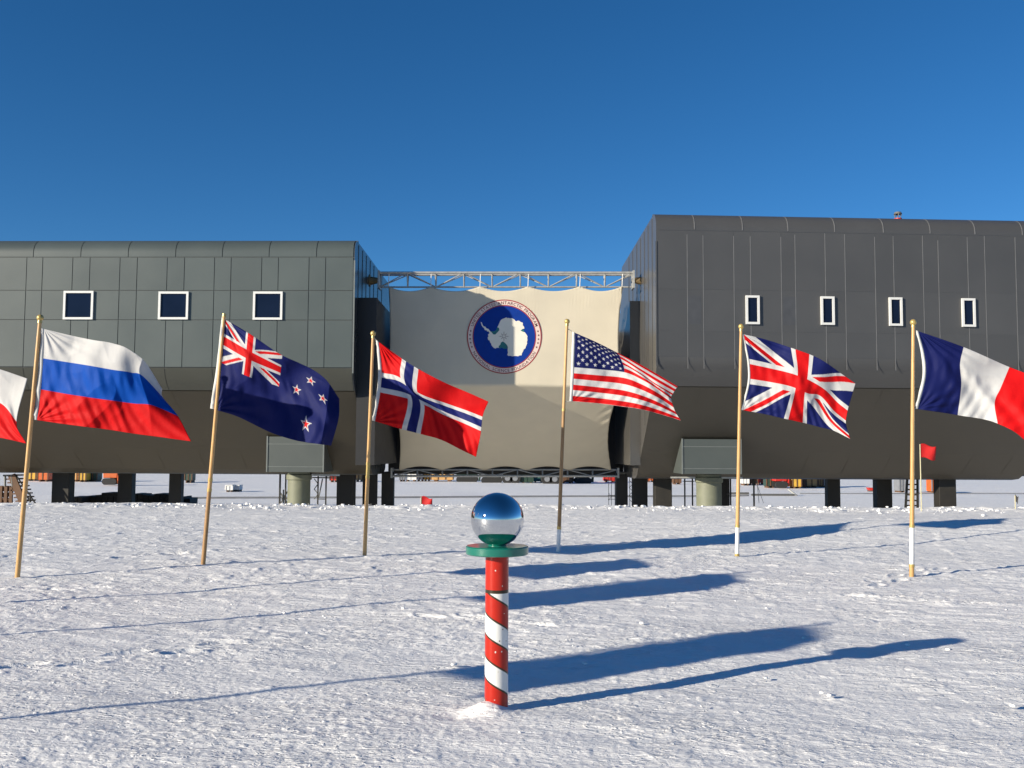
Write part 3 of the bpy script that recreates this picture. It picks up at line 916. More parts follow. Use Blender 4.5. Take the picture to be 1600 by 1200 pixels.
NETS['norway'] = ([0, .273, .4545, .7, .85, 1], [0, .375, .625, 1], Z([
    [(165, 178), (190, 430), (178, 588), (135, 825)], [(355, 315), (345, 475), (402, 640), (354, 890)], [(490, 400), (482, 590), (537, 690), (508, 930)],
    [(735, 525), (730, 685), (712, 780), (700, 988)], [(890, 590), (880, 738), (868, 845), (845, 1062)], [(1060, 665), (1012, 790), (1000, 905), (960, 1116)]], 5.218, 560, 500))
NETS['us'] = ([0, .2, .4, .6, .8, 1], [0, .161, .27, .538, .77, 1], Z([
    [(190, 200), (190, 278), (186, 352), (180, 560), (172, 740), (163, 915)], [(420, 302), (430, 350), (440, 398), (445, 582), (440, 768), (435, 937)],
    [(625, 405), (655, 445), (675, 490), (705, 612), (690, 800), (680, 968)], [(860, 525), (860, 570), (870, 610), (890, 690), (870, 848), (850, 992)],
    [(1060, 640), (1045, 680), (1035, 720), (1055, 790), (1050, 920), (1070, 1046)], [(1260, 760), (1237, 790), (1218, 822), (1192, 890), (1235, 1020), (1292, 1114)]], 6.667, 870, 490))
NETS['uk'] = ([0, .2, .4167, .5833, .75, .9, 1], [0, .4, .6, 1], Z([
    [(240, 185), (293, 450), (298, 582), (233, 862)], [(430, 230), (480, 490), (485, 612), (430, 897)], [(662, 305), (692, 543), (676, 655), (600, 937)],
    [(862, 377), (835, 600), (812, 712), (802, 982)], [(990, 448), (975, 688), (930, 738), (915, 1012)], [(1118, 540), (1085, 800), (1055, 878), (1060, 1052)],
    [(1238, 625), (1168, 866), (1152, 955), (1190, 1118)]], 5.7125, 1120, 490))
NETS['france'] = ([0, .333, .667, .85, 1], [0, .35, .65, 1], Z([
    [(300, 205), (352, 410), (362, 590), (295, 868)], [(685, 340), (655, 490), (665, 660), (635, 920)], [(1075, 510), (1000, 690), (950, 805), (975, 992)],
    [(1240, 575), (1210, 760), (1170, 920), (1160, 1092)], [(1400, 650), (1385, 850), (1370, 1050), (1310, 1250)]], 5.4545, 1380, 480))
NETS['chile'] = ([0, .35, .7, .85, 1], [0, .5, 1], [
    [(-200, 517), (-203, 588), (-212, 660)], [(-125, 536), (-128, 606), (-140, 672)], [(-45, 564), (-42, 622), (-48, 678)], [(0, 577), (1, 630), (0, 684)], [(42.5, 591.5), (26, 659), (41, 693)]])

def flag_mesh(net, Y, depth, colf, nu, nv, shift=None):
    us, vs, P = NETS[net]
    P = np.array(P)
    u = np.linspace(0, 1, nu); v = np.linspace(0, 1, nv)
    A = hermite(vs, np.transpose(P, (1, 0, 2)), v)          # nv, ku, 2
    B = hermite(us, np.transpose(A, (1, 0, 2)), u)          # nu, nv, 2
    U, V = np.meshgrid(u, v, indexing='ij')
    dep = depth(U, V)
    dx = (B[..., 0] - 800) / F; dy = (600 - B[..., 1]) / F
    D = np.array(fwd)[None, None] + dx[..., None] * np.array(RT) + dy[..., None] * np.array(UP)
    W = np.array(EYE) + D * ((Y + dep) / D[..., 1])[..., None]
    if shift is not None: W = W + np.array(shift)
    return W, colf(U, V)

def flagpole(base, top, label, segs, group='bamboo flagpoles ringed round the striped marker', ball=True):
    base, top = Vector(base), Vector(top)
    root = thing('flagpole', base, label, 'flagpole', group)
    d = top - base
    low = base - d.normalized() * 0.25
    r0, r1 = 0.030, 0.021
    prev = 0.0
    for i, (t, mname) in enumerate(segs):
        a = low if i == 0 else base + d * prev
        m = MB(); ra = r0 + (r1 - r0) * prev; rb = r0 + (r1 - r0) * t
        m.tube(a, base + d * t, ra, rb, 14)
        if i == 0 or mname != segs[i - 1][1]:
            m.build('shaft' if 'white' not in mname else 'painted_section', mname, root, smooth=True)
        else:
            m.build('shaft', mname, root, smooth=True)
        if i:
            c = MB(); c.tube(a - d * 0.006, a + d * 0.006, ra + 0.004, ra + 0.004, 14); c.build('ferrule', 'gold', root, smooth=True)
        prev = t
    m = MB(); m.tube(top - d * 0.012, top, 0.027, 0.024, 14); m.build('collar', 'gold', root, smooth=True)
    if ball: MB().sphere(top + d.normalized() * 0.026, 0.040).build('finial', 'gold', root, smooth=True)
    return root

def flag_thing(W, col, pole_at, label, sleeve_w, group='national flags ringed round the striped marker'):
    nu, nv = W.shape[:2]
    root = thing('flag', Vector(W[0, 0]), label, 'flag', group)
    q = grid_quads(nu, nv)
    o = np_mesh('cloth', W.reshape(-1, 3), q, 'flag', root, col=col.reshape(-1, 3))
    s = o.modifiers.new('solidify', 'SOLIDIFY'); s.thickness = 0.003; s.offset = 0
    # white hoist webbing following the cloth's edge
    E = W[0]
    dirn = (W[0] - W[min(6, nu - 1)]); dirn /= np.linalg.norm(dirn, axis=1)[:, None]
    S = np.stack([E, E + dirn * sleeve_w * 0.5 + np.array([0, -.006, 0]), E + dirn * sleeve_w], 0)
    o = np_mesh('hoist_webbing', S.reshape(-1, 3), grid_quads(3, nv), 'sleeve', root)
    s = o.modifiers.new('solidify', 'SOLIDIFY'); s.thickness = 0.007; s.offset = 0
    for k in (0, nv - 1):
        e = Vector(S[2, k]); p = pole_at(e.z + (0.05 if k == 0 else -0.01))
        MB().tube(e, p, 0.006, n=6).build('tie_cord', 'cord', root)
    return root

def wave(a, k, ph, tilt, drift, extra=None, hold=0.25):
    def f(U, V):
        g = np.clip(U / hold, 0, 1) ** 1.2
        d = drift * U + a * g * np.sin(2 * math.pi * (k * U + tilt * V) + ph) * (0.45 + 0.55 * U)
        d = d + 0.014 * g * np.sin(2 * math.pi * (k * 3.1 * U - 1.3 * tilt * V + .4 * np.sin(5 * V)) + ph * 2.3)
        # fine tension creases from the hoist corners
        for vc, sg in ((0, 1), (1, -1)):
            ang = np.arctan2((V - vc) * sg, U + 1e-4)
            rr = np.hypot(U, V - vc)
            d = d + 0.010 * np.sin(ang * 17 + ph) * np.exp(-(rr / .42) ** 2) * np.clip(rr * 6, 0, 1)
        d = d + 0.0055 * np.sin(2 * math.pi * (11 * U + 1.5 * np.sin(3 * V + ph))) * (np.exp(-((V - .9) / .3) ** 2) + .7 * np.exp(-((V - .45) / .08) ** 2))
        # sharp little creases running across the cloth
        w1 = vnoise(U * 5 + 3 * V + ph, V * 2.2 - U * 1.1, 71); w2 = vnoise(U * 9 - 2 * V, V * 5 + 3 * U + ph, 72)
        d = d + 0.030 * np.abs(w1) * g + 0.016 * np.abs(w2) * g
        if extra is not None: d = d + extra(U, V)
        return d
    return f

specs = [
    ('russia', c_russia, (62.5, 500), (27, 903), wave(.07, 1.1, 0.5, .35, -.22, lambda U, V: 0.9 * np.clip(U - .88, 0, 1) * (1.2 - V) * 2.6), 'white blue and red striped flag flying from a leaning wooden pole', 0.055,
     'wooden pole with a gilt ball flying the white blue and red striped flag', [(1.0, 'wood')]),
    ('nz', c_nz, (350.5, 490), (317, 886), wave(.13, 1.05, 2.6, .5, -.22, lambda U, V: .5 * np.clip(U - .9, 0, 1) * 3), 'navy flag with a small union cross and four red stars', 0.05,
     'bare topped wooden pole leaning right, flying the navy flag with four stars', [(.30, 'shadow_wood'), (.34, 'wood'), (1.0, 'wood')]),
    ('norway', c_norway, (583, 524), (569.5, 872), wave(.11, 1.2, 1.2, .45, -.25), 'red flag with a navy cross edged in white', 0.05,
     'wooden pole with a gilt ball flying the red flag with navy cross', [(.36, 'wood'), (.42, 'gold'), (1.0, 'wood')]),
    ('us', c_us, (886, 505), (872, 865), wave(.09, 1.2, 4.0, .5, -.25, lambda U, V: .14 * np.clip(.5 - V, 0, 1) * U), 'striped flag of red and white with white stars on a navy canton', 0.045,
     'wooden pole with a gilt ball and greyish foot, flying the stars and stripes', [(.11, 'white_paint'), (.62, 'shadow_wood'), (1.0, 'wood')]),
    ('uk', c_uk, (1158, 513), (1151.5, 873), wave(.09, 1.15, .2, .4, -.25), 'blue flag filled by red and white upright and diagonal crosses', 0.03,
     'wooden pole with a short white foot, flying the blue flag of crosses', [(.015, 'wood'), (.14, 'white_paint'), (1.0, 'wood')]),
    ('france', c_france, (1427, 507), (1424.5, 902), wave(.10, 1.0, 3.4, .3, -.25), 'flag of three upright bands, navy, white and red', 0.04,
     'wooden pole with a long white foot, flying the navy white and red banded flag', [(.045, 'wood'), (.20, 'white_paint'), (1.0, 'wood')]),
]
def lerp_pole(b, t):
    def f(z):
        k = (z - b.z) / (t.z - b.z); return b + (t - b) * k
    return f
poles = {}
for net, colf, tp, bp, dep, label, sw, plabel, segs in specs:
    b = gnd(*bp); t = at(tp[0], tp[1], b.y)
    poles[net] = (b, t)
    root = flagpole(b, t, plabel, segs, ball=net != 'nz')
    W, col = flag_mesh(net, b.y, dep, colf, 300, 190)
    flag_thing(W, col, lerp_pole(b, t), label, sw)
# three more on the near left arc; one shows its fly end, the others only their shadows and reflections
b0, t0 = poles['russia']
b = Vector((-6.25, 9.15, 0)); t = at(-196, 500, b.y)
root = flagpole(b, t, 'wooden flagpole beyond the picture edge flying the white over red flag', [(1.0, 'wood')])
W, col = flag_mesh('chile', b.y, wave(.10, 1.3, .4, .4, -.22), c_chile, 200, 130)
W = W + np.array((t.x + .05 - W[0, 0, 0], 0, 0)) * 0
flag_thing(W, col, lerp_pole(b, t), 'flag with white over red fly end at the picture edge', 0.04)
for (bx_, by_), colf, net, lab, plab in (((-6.9, 6.55), c_japan, 'uk', 'white flag with a red disc, outside the picture, seen by its shadow', 'flagpole outside the picture carrying the white flag with a red disc'),
                                    ((-7.15, 2.98), c_belgium, 'uk', 'black yellow and red flag, outside the picture, seen by its shadow', 'flagpole outside the picture carrying the black yellow and red flag')):
    bb, tt = poles[net]
    b = Vector((bx_, by_, 0)); sh = b - bb
    t = Vector(tt) + sh
    flagpole(b, t, plab, [(1.0, 'wood')])
    W, col = flag_mesh(net, bb.y, wave(.09, 1.1, 1.0, .4, 0.0 if by_ < 5 else -.2), colf, 80, 60, shift=sh)
    if by_ < 5: W = np.array(t) + (W - np.array(t)) * 0.95   # a slightly smaller flag
    flag_thing(W, col, lerp_pole(b, t), lab, 0.04)

# ------------------------------------------------------------------ striped marker
def build_marker():
    c = Vector((MARK.x, MARK.y, 0))
    root = thing('pole_marker', c, 'short red and white barber striped post topped by a mirrored ball', 'marker')
    s = MARK.y / F
    zd0 = at(776, 866, MARK.y).z; zd1 = at(776, 852.5, MARK.y).z
    r = 18.0 * s
    nz, na = 760, 128
    zz = np.linspace(-0.12, zd0 + 0.004, nz)
    th = np.linspace(0, 2 * math.pi, na, endpoint=False)
    Zg, T = np.meshgrid(zz, th, indexing='ij')
    V = np.stack([c.x + r * np.cos(T), c.y + r * np.sin(T), Zg], -1)
    # helix: seen from the front the stripes fall from left to right
    zref = at(757, 952, MARK.y).z
    p = 66 * s
    ph = ((Zg - zref) / p + ((T - math.pi) % (2 * math.pi)) / (2 * math.pi)) % 1.0   # 0 at top of a white stripe's left edge
    col = np.empty(V.shape)
    redc = np.array((0.41, 0.016, 0.006)); wh = np.array((.7, .69, .66)); bk = np.array((.03, .022, .01))
    col[:] = redc
    col[ph > 0.52] = wh
    e = 0.048
    col[(ph < e * .5) | (ph > 1 - e * .5) | (np.abs(ph - 0.52) < e * .5)] = bk
    zring = at(775, 923, MARK.y).z
    col[Zg > zring - 0.010] = bk
    col[Zg > zring + 0.010] = redc
    pr = np.random.RandomState(4)   # nicks and flecks in the paint
    for k in range(46):
        t0, z0 = pr.uniform(0, 6.28), pr.uniform(0.05, zd0); rz, rt = pr.uniform(.002, .006), pr.uniform(.002, .005)
        q = ((Zg - z0) / rz) ** 2 + (((T - t0 + math.pi) % (2 * math.pi) - math.pi) * r / rt) ** 2
        col[q < 1] = (.62, .6, .55) if pr.rand() < .6 else (.12, .05, .03)
    i = np.arange(nz - 1)[:, None] * na; j = np.arange(na)[None]
    Q = np.stack([i + j, i + (j + 1) % na, i + na + (j + 1) % na, i + na + j], -1).reshape(-1, 4)
    np_mesh('striped_post', V.reshape(-1, 3), Q, 'post', root, col=col.reshape(-1, 3))
    R = 48.5 * s
    m = MB().lathe((c.x, c.y, zd0), [(0.05, -0.0), (R - .006, 0), (R, .006), (R, zd1 - zd0 - .006), (R - .006, zd1 - zd0), (0.04, zd1 - zd0)], 96)
    m.build('top_plate', 'green_disc', root, smooth=True)
    rb = 41.2 * s
    m = MB().sphere((c.x, c.y, zd1 + rb * 0.985), rb, 128, 72)
    o = m.build('mirror_ball', 'mirror', root, smooth=True)
    m = MB().lathe((c.x, c.y, zd1 - .001), [(.055, 0), (.055, .004), (.045, .010), (.02, .012)], 32)
    m.build('ball_seat', 'green_disc', root, smooth=True)
build_marker()

# ------------------------------------------------------------------ small marker flags
def marker_flag(px, y_top, y_base, Y, w, h, cloth, label, lean=0.0, zb=None):
    t = at(px, y_top, Y); b = Vector((t.x - lean, Y, zb if zb is not None else at(px, y_base, Y).z))
    root = thing('marker_flag', b, label, 'marker flag', 'small marker flags on the snow')
    m = MB(); m.tube(b - Vector((0, 0, .2)), t, 0.016, 0.012, 8); m.build('stick', 'bamboo', root)
    nu, nv = 14, 10; V = []
    for i in range(nu):
        for j in range(nv):
            u, v = i / (nu - 1), j / (nv - 1)
            V.append((t.x + u * w, Y + .05 * math.sin(5 * u + 2 * v) * u, t.z - v * h - 0.12 * w * u + 0.03 * math.sin(6 * u)))
    o = np_mesh('cloth', np.array(V), grid_quads(nu, nv), cloth, root)
    s = o.modifiers.new('solidify', 'SOLIDIFY'); s.thickness = 0.004
marker_flag(658, 776, 800, 29.2, .33, .27, 'red_cloth', 'small red marker flag half sunk behind the snow lip', zb=-0.9)
marker_flag(1437.5, 694, 792, 26.0, .40, .36, 'red_cloth', 'small red marker flag on a pale cane beside the white footed pole', zb=-0.05)
marker_flag(1586, 774, 790, 27.0, .07, .20, 'black_cloth', 'tiny black marker flag standing alone on the snow at far right', zb=-0.05)

# ------------------------------------------------------------------ things beyond the lip
def far(px, py): return gnd(px, py, LOW)

def crate(x0, x1, ybase, h, depth, mname, label, cat='crate', name='cargo_crate', batten='brown', group=None):
    a, b = far(x0, ybase), far(x1, ybase); y = (a.y + b.y) / 2; z = LOW
    root = thing(name, ((a.x + b.x) / 2, y, z), label, cat, group or 'cargo standing on the far snow')
    m = MB(); m.box(a.x, b.x, y, y + depth, z + .18, z + h); m.build('body', mname, root, bevel=.03)
    w = b.x - a.x; m = MB()
    for k in range(int(max(2, round(w / 1.2))) + 1):
        x = a.x + w * k / max(2, round(w / 1.2)); m.box(x - .06, x + .06, y - .05, y - .003, z + .2, z + h - .02)
    m.box(a.x - .02, b.x + .02, y - .06, y + depth + .02, z + h + .003, z + h + .09)
    m.build('batten', batten, root)
    for k in (0, 1):
        m = MB(); x = a.x + w * (.15 + .6 * k); m.box(x, x + .15 * w, y - .03, y + depth, z - .15, z + .178); m.build('skid', 'brown', root)
    return root

def tracked_vehicle(x0, x1, ybase, mname, label, h=2.6, cab_side=0.6):
    a, b = far(x0, ybase), far(x1, ybase); y = (a.y + b.y) / 2; w = b.x - a.x; z = LOW
    root = thing('tracked_vehicle', ((a.x + b.x) / 2, y, z), label, 'vehicle', 'vehicles parked on the far snow')
    m = MB(); m.box8([(a.x + .05 * w, y + .3, z + .8), (b.x - .08 * w, y + .3, z + .8), (b.x - .08 * w, y + 2, z + .8), (a.x + .05 * w, y + 2, z + .8), (a.x + .02 * w, y + .35, z + 1.6), (b.x - .03 * w, y + .35, z + 1.5), (b.x - .03 * w, y + 1.9, z + 1.5), (a.x + .02 * w, y + 1.9, z + 1.6)])
    m.build('body', mname, root, bevel=.06)
    m = MB(); cx = a.x + w * cab_side
    m.box8([(cx - .2 * w, y + .4, z + 1.6), (cx + .2 * w, y + .4, z + 1.55), (cx + .2 * w, y + 1.9, z + 1.55), (cx - .2 * w, y + 1.9, z + 1.6), (cx - .16 * w, y + .5, z + h), (cx + .15 * w, y + .5, z + h), (cx + .15 * w, y + 1.8, z + h), (cx - .16 * w, y + 1.8, z + h)])
    cb = m.build('cab', mname, root, bevel=.05)
    m = MB(); m.box(cx - .13 * w, cx + .12 * w, y + .38, y + .47, z + 1.8, z + h - .15); m.build('window', 'glass', cb)
    for dy in (0, 1.75):
        m = MB(); n = 20
        prof = []
        for i in range(n):
            t = 2 * math.pi * i / n; r = .38
            prof.append(((a.x + r + .04 * w if math.cos(t) < 0 else b.x - r - .04 * w) + r * math.cos(t), z + .40 + r * math.sin(t)))
        vs = [(p[0], y + dy, p[1]) for p in prof] + [(p[0], y + dy + .45, p[1]) for p in prof]
        m.add(vs, [(i, (i + 1) % n, n + (i + 1) % n, n + i) for i in range(n)] + [tuple(range(n)), tuple(range(n, 2 * n))])
        m.build('track', 'rubber', root)
    m = MB(); m.box8([(b.x - .02 * w, y + .1, z + .2), (b.x + .05 * w, y + .1, z + .2), (b.x + .05 * w, y + 2.2, z + .2), (b.x - .02 * w, y + 2.2, z + .2), (b.x + .02 * w, y + .1, z + 1.1), (b.x + .07 * w, y + .1, z + 1.1), (b.x + .07 * w, y + 2.2, z + 1.1), (b.x + .02 * w, y + 2.2, z + 1.1)])
    m.build('blade', mname, root)

def wheel_loader(x0, x1, ybase, mname, label):
    a, b = far(x0, ybase), far(x1, ybase); y = (a.y + b.y) / 2; w = b.x - a.x; z = LOW
    root = thing('wheel_loader', ((a.x + b.x) / 2, y, z), label, 'vehicle', 'vehicles parked on the far snow')
    m = MB(); m.box(a.x + .03 * w, a.x + .55 * w, y + .3, y + 2, z + .9, z + 1.9); m.box(a.x + .55 * w, b.x - .2 * w, y + .5, y + 1.8, z + .8, z + 1.3); m.build('body', mname, root, bevel=.08)
    m = MB(); m.box(a.x + .3 * w, a.x + .58 * w, y + .4, y + 1.9, z + 1.9, z + 3); cb = m.build('cab', mname, root, bevel=.05)
    m = MB(); m.box(a.x + .34 * w, a.x + .54 * w, y + .37, y + .45, z + 2.1, z + 2.85); m.build('window', 'glass', cb)
    for cx in (a.x + .2 * w, b.x - .3 * w):
        for dy in (0, 1.8):
            m = MB(); m.tube((cx, y + dy, z + .7), (cx, y + dy + .5, z + .7), .72, .72, 20); wo = m.build('wheel', 'rubber', root, bevel=.05)
            m = MB(); m.tube((cx, y + dy - .03, z + .7), (cx, y + dy + .2, z + .7), .34, .34, 14); m.build('rim', 'grey_paint', wo)
    m = MB(); m.quadbeam((b.x - .3 * w, y + .8, z + 1.3), (b.x - .08 * w, y + .8, z + .7), .2); m.quadbeam((b.x - .3 * w, y + 1.5, z + 1.3), (b.x - .08 * w, y + 1.5, z + .7), .2); m.build('lift_arm', mname, root)
    m = MB(); m.box8([(b.x - .1 * w, y + .1, z + .15), (b.x, y + .1, z + .15), (b.x, y + 2.2, z + .15), (b.x - .1 * w, y + 2.2, z + .15), (b.x - .14 * w, y + .1, z + 1), (b.x - .04 * w, y + .1, z + .9), (b.x - .04 * w, y + 2.2, z + .9), (b.x - .14 * w, y + 2.2, z + 1)]); m.build('bucket', 'dgalv', root)

# seen in the gap left of the first black stilt
crate(41, 56, 751, 1.8, 1.5, 'crate_yellow', 'yellowish crate beside the outer pole, left of the first black stilt')
crate(57.5, 75, 752, 1.7, 1.6, 'orange', 'low orange crate just left of the first black stilt')
crate(110, 120, 752, 1.9, 1.6, 'crate_wood', 'tan crate just right of the first black stilt')
crate(123, 134, 752.5, 2.1, 1.6, 'crate_yellow', 'yellow crate in the row left of the orange tracked vehicle')
crate(137, 152, 752, 1.8, 1.6, 'dgreen', 'dark green crate close beside the orange tracked vehicle')
tracked_vehicle(157, 183, 758, 'orange', 'orange tracked snow vehicle between the first two black stilts', 2.5)
crate(288, 300, 753, 1.5, 1.5, 'dgreen', 'small olive crate out on the snow right of the third stilt')
r1 = crate(352, 363, 769, 0.62, 0.9, 'offwhite', 'white box, plain and near, out on the snow by the navy flag pole', 'box', 'foam_box', 'offwhite')
crate(364, 374, 768.5, 0.58, 1.2, 'offwhite', 'white box set against the right side of another white box', 'box', 'foam_box', 'offwhite')
crate(515, 525.5, 753, 2.2, 1.6, 'red', 'small reddish crate left of the black stilt under the wing corner')
crate(555, 566, 752, 2.2, 1.6, 'crate_wood', 'tan crate glimpsed between two black stilts under the red flag')
# under the lower truss
crate(624, 631, 752, 2.0, 2, 'grey_paint', 'narrow blue grey container below the left end of the lower truss', 'container', 'shipping_container', 'grey_paint')
crate(632, 650, 752, 2.0, 2, 'offwhite', 'white container below the lower truss beside the tan crate', 'container', 'shipping_container', 'offwhite')
crate(651, 661, 751.5, 1.9, 2, 'offwhite', 'pale stacked pallet box between white container and tan crate', 'crate')
crate(662, 671, 751.5, 2.0, 2, 'crate_yellow', 'mustard crate close against the long tan crate')
crate(672.5, 708, 752, 2.2, 2.4, 'crate_wood', 'long tan plywood crate below the lower truss')
tracked_vehicle(711, 748, 754, 'dgreen', 'dark tracked vehicle right of the long tan crate', 2.6, .4)
tracked_vehicle(750, 786, 755.5, 'grey_paint', 'grey tracked vehicle behind the top of the mirrored ball', 2.6, .65)
wheel_loader(788, 812, 756, 'dgalv', 'grey wheel loader with pale rims right of the grey tracked vehicle')
crate(813, 833, 756, 2.6, 2.4, 'dgreen', 'dark green container left of the teal one', 'container', 'shipping_container', 'dgreen')
crate(833, 849, 754.5, 2.4, 2.4, 'teal', 'teal container below the lower truss', 'container', 'shipping_container', 'teal')
wheel_loader(850, 874, 757.5, 'dgreen', 'dark wheel loader just left of the stars and stripes pole')
crate(877, 894, 756, 2.3, 2, 'brown', 'brown crate just right of the stars and stripes pole')
crate(888.5, 896, 754.8, 1.9, 1.5, 'orange', 'small orange crate against the brown crate')
tracked_vehicle(897, 926, 756, 'dgreen', 'dark green tracked vehicle at right below the lower truss', 2.5, .4)
crate(944, 962, 753.5, 2.0, 2, 'red', 'red container below the right end of the lower truss', 'container', 'shipping_container', 'red')
# under the right wing
crate(1012, 1023, 753, 2.2, 2, 'orange', 'orange crate glimpsed between two black stilts of the dark wing')
crate(1053, 1064, 757, 1.9, 2, 'brown', 'brown crate left of the thick green grey column')
crate(1161, 1170, 758, 1.9, 1.6, 'offwhite', 'white sack like crate right of the blue cross flag pole', 'crate', batten='offwhite')
crate(1171, 1182, 757.5, 2.2, 1.6, 'brown', 'dark brown crate left of the leaning black post')
crate(1184, 1196, 756.5, 2.1, 1.6, 'red', 'maroon crate right of the leaning black post')
crate(1198, 1210, 762, 1.2, 1.6, 'dgreen', 'blackish low crate beside the red tracked vehicle')
tracked_vehicle(1212, 1232, 763, 'red', 'red tracked snow vehicle under the dark wing', 2.4)
crate(1239, 1252, 763, 2.3, 1.8, 'crate_yellow', 'bright yellow crate right of the red tracked vehicle')
crate(1254, 1259.5, 761.5, 1.9, 1.3, 'brown', 'narrow purple brown crate between yellow and tan crates')
crate(1260.5, 1277, 761.5, 2.5, 2, 'crate_wood', 'tall tan plywood crate under the dark wing')
crate(1279.5, 1285.5, 761, 1.4, 1.2, 'crate_wood', 'little tan crate nearest the round edged stilt')
crate(1287, 1292.5, 761, 1.3, 1.2, 'offwhite', 'little pale crate touching the stilt under the dark wing')
crate(1406, 1414, 770, 1.7, 1.6, 'grey_paint', 'grey cabinet behind the steel ladder', 'cabinet', 'equipment_cabinet', 'grey_paint')
crate(1456.5, 1467, 770.5, 1.5, 1.4, 'orange', 'orange wooden crate against the last stilt', 'crate', batten='grey_paint')
# red sledge by the stilt
g = far(1366, 768)
root = thing('cargo_sledge', g, 'small red sledge with upright handle left of a black stilt', 'sledge')
m = MB(); m.box8([(g.x - .45, g.y, g.z + .1), (g.x + .45, g.y, g.z + .1), (g.x + .45, g.y + .8, g.z + .1), (g.x - .45, g.y + .8, g.z + .1), (g.x - .62, g.y, g.z + .42), (g.x + .5, g.y, g.z + .36), (g.x + .5, g.y + .8, g.z + .36), (g.x - .62, g.y + .8, g.z + .42)]); m.build('tub', 'red', root, bevel=.04)
m = MB(); m.path([g + Vector((.3, .4, .3)), g + Vector((.05, .4, 1.3)), g + Vector((-.2, .4, 1.35))], .06); m.build('handle', 'grey_paint', root)
m = MB(); m.box(g.x - .5, g.x + .45, g.y + .1, g.y + .2, g.z - .1, g.z + .097); m.box(g.x - .5, g.x + .45, g.y + .6, g.y + .7, g.z - .1, g.z + .097); m.build('runner', 'dgalv', root)

# dark timber stacks under the pale wing, between the stilts
def timber_stack(x0, x1, yt, Y, label, steps):
    p = at(x0, yt, Y); q = at(x1, yt, Y)
    root = thing('timber_stack', (p.x, Y, LOW), label, 'timber stack', 'black timber stacks under the pale wing')
    n = len(steps); m = MB()
    for i, s in enumerate(steps):
        a = p.x + (q.x - p.x) * i / n; b = p.x + (q.x - p.x) * (i + 1) / n
        zt = at(x0, yt - s, Y).z
        zz = LOW - .1; k = 0
        while zz < zt - .02:
            z1 = min(zt, zz + .3)
            m.box(a + .015 * (k % 2), b - .01, Y + .02 * (k % 3), Y + 1.4, zz + .01, z1); zz = z1; k += 1
    m.build('beam', 'black_col', root)
    m = MB(); m.box(p.x, q.x, Y + .1, Y + 1.2, LOW - .2, LOW + .12); m.build('bearer', 'brown', root)
timber_stack(107, 127, 776, 50, 'short black timber stack touching the first stilt', [0, 0, 0])
timber_stack(131, 186, 775, 51, 'long stepped stack of black timbers between first and second stilts', [0, 0, 1.5, 5, 5, 6])
timber_stack(206, 266, 772, 54, 'stack of black timbers reaching from second to third stilt', [1, 0, -1.5, -2, 0.5, 0.5, 0])
timber_stack(283, 297, 779, 56, 'low black timber stub right of the third stilt', [3, 0, 0])

# timber stair at the left edge
def stair():
    root = thing('stair', at(20, 780, 47), 'brown timber stair with leaning handrails at the left edge', 'stair')
    Y = 47.0
    for dy in (0, 1.2):
        m = MB(); m.quadbeam(at(18, 742, Y + dy), at(38, 790, Y + dy), .1, .32); m.build('stringer', 'brown', root)
        m = MB(); m.path([at(24, 741, Y + dy), at(57, 789, Y + dy)], .035); m.path([at(37, 768, Y + dy), at(47, 783, Y + dy)], .035)
        m.tube(at(47, 772, Y + dy), at(47.5, 792, Y + dy), .04); m.build('handrail', 'black_col', root)
    m = MB()
    for i in range(9):
        p = at(18 + 20 * i / 8.0, 743 + 46 * i / 8.0, Y); m.box(p.x - .35, p.x + .05, Y, Y + 1.2, p.z - .03, p.z + .03)
    m.build('tread', 'brown', root)
    m = MB(); p0 = at(-40, 759, Y); p1 = at(18, 759, Y)
    z1 = p0.z; z0 = at(0, 768, Y).z
    m.box(p0.x, p1.x, Y + .1, Y + .25, z0, z1); m.box(p0.x, p1.x, Y + .1, Y + .2, at(0, 784, Y).z - .6, at(0, 782, Y).z)
    for xx in (-30, -14, 1, 9, 17):
        p = at(xx, 760, Y); m.box(p.x - .07, p.x + .07, Y, Y + .095, LOW, p.z)
    for a, b in ((-14, 1), (1, 17)):
        m.quadbeam(at(a, 769, Y + .4), at(b, 786, Y + .4), .12)
        m.quadbeam(at(b, 769, Y + .5), at(a, 786, Y + .5), .12)
    m.build('landing', 'brown', root)
    m = MB(); m.path([at(5, 743, Y), at(18, 743, Y)], .04); m.path([at(18, 742, Y), at(20, 760, Y)], .06); m.path([at(8, 744, Y), at(8, 760, Y)], .05); m.build('guard_post', 'dgalv', root)
stair()

# scaffolds round the green grey columns
def scaffold(posts, braces, Y, label):
    root = thing('scaffold', Vector((at(posts[0][0], 760, Y).x, Y, LOW)), label, 'scaffold', 'frames and masts under the wings')
    for x, w in posts:
        p = at(x, 745, Y); m = MB(); r = w / 2 / F * Y
        m.box(p.x - r, p.x + r, Y, Y + 2 * r, LOW - .1, at(x, 741, Y).z); m.build('post', 'black_col', root)
    m = MB()
    for a, b, c, d, w in braces:
        m.quadbeam(at(a, b, Y + .2), at(c, d, Y + .2), w / F * Y)
    m.build('brace', 'dgalv', root)
scaffold([(437.5, 2.5), (446.5, 2)], [(438, 770, 449, 786, 2), (449, 768, 439, 786, 2), (440, 779, 450, 779, 3), (443, 765, 443, 787, 2)], 47.5, 'dark stair frame left of the thick column under the pale wing')
scaffold([(497, 2), (509.5, 2)], [(497, 780, 510, 780, 1.2), (498, 778, 504, 748, 1.6), (491, 748, 497, 756, 1.2), (497, 756, 491, 764, 1.2), (491, 764, 497, 772, 1.2), (497, 772, 491, 780, 1.2), (500, 743, 530, 744, 2.5), (488, 746, 530, 747, 2)], 47.5, 'zigzag steel frame right of the thick column under the pale wing')
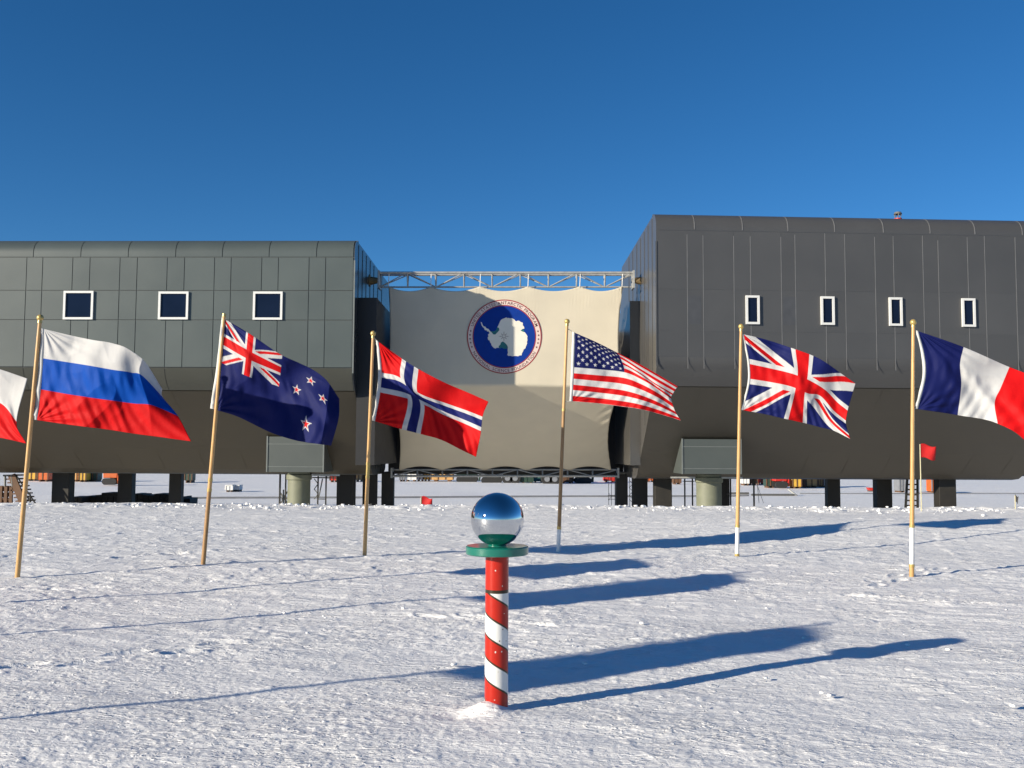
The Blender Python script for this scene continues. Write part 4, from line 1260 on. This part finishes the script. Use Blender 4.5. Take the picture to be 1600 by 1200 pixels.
scaffold([(951, .7), (955.5, .7), (961, 1)], [(950, 774, 962, 774, 1), (950, 780, 962, 780, .8), (951, 782, 955, 776, .6), (955, 776, 951, 770, .6)], 50, 'thin wire lattice mast left of the right hand stilts')
scaffold([(984, .8), (988, .8)], [(983, 750, 989, 756, .7), (989, 756, 983, 762, .7), (983, 762, 989, 768, .7), (989, 768, 983, 774, .7), (983, 774, 989, 780, .7), (983, 780, 989, 786, .7)], 50, 'thin lattice mast between the two left stilts of the dark wing')
scaffold([(1070, 2), (1082, 2)], [(1068, 752, 1084, 752, 1.5)], 49, 'pair of black props left of the thick column under the dark wing')
scaffold([(1141.5, 2), (1137, 1.2)], [(1136, 772, 1143, 772, 1.5)], 49.2, 'black prop pair right of the thick column under the dark wing')
scaffold([(1178, 2.2)], [(1183, 752, 1186, 786, .7), (1181, 752, 1193, 786, .6)], 48, 'single leaning black post with guy wires under the dark wing')

# ladder beside the last pole
root = thing('ladder', Vector((at(1424, 787, 48).x, 48, LOW)), 'dark steel ladder standing behind the white footed pole', 'ladder')
for dy in (0, .7):
    for x0, x1 in ((1418, 1414.5), (1433.5, 1434)):
        m = MB(); m.quadbeam(at(x0, 742, 48 + dy), at(x1, 800, 48 + dy), .09); m.build('rail', 'black_col', root)
m = MB()
for y in (757, 765, 773, 782, 790): m.quadbeam(at(1416, y, 48), at(1434, y, 48), .07)
m.build('rung', 'black_col', root)

# long dark pipe on the snow
root = thing('pipe', far(1200, 774), 'long dark pipe with a bent pale end lying on the snow', 'pipe')
a, b = far(1174, 775.5), far(1241, 775.5)
m = MB(); m.path([a + Vector((0, 0, .12)), b + Vector((0, 0, .12))], .12); m.path([far(1140, 773) + Vector((0, 0, .12)), far(1170, 773) + Vector((0, 0, .12))], .12); m.build('tube', 'dgalv', root)
m = MB(); m.path([b + Vector((0, 0, .12)), b + Vector((.25, 0, .05)), b + Vector((-.25, 1, .6))], .1); m.build('bent_end', 'galv', root)

# thin grey line across the far snow, added as slim tubes
root = thing('grey_line', far(800, 779.5), 'thin grey hose lying straight across the far snow behind the stilts', 'strand')
pts = [far(x, 779.8 - 0.0043 * (x - 300) + 0.25 * math.sin(x * .013)) + Vector((0, 0, .1)) for x in range(290, 1175, 40)]
m = MB(); m.path(pts, .075, 8); m.build('strand', 'grey_paint', root)
pts = [far(x, 772.6 + 0.2 * math.sin(x * .02)) + Vector((0, 0, .1)) for x in range(1250, 1700, 40)]
m = MB(); m.path(pts, .05, 8); m.build('strand', 'grey_paint', root)
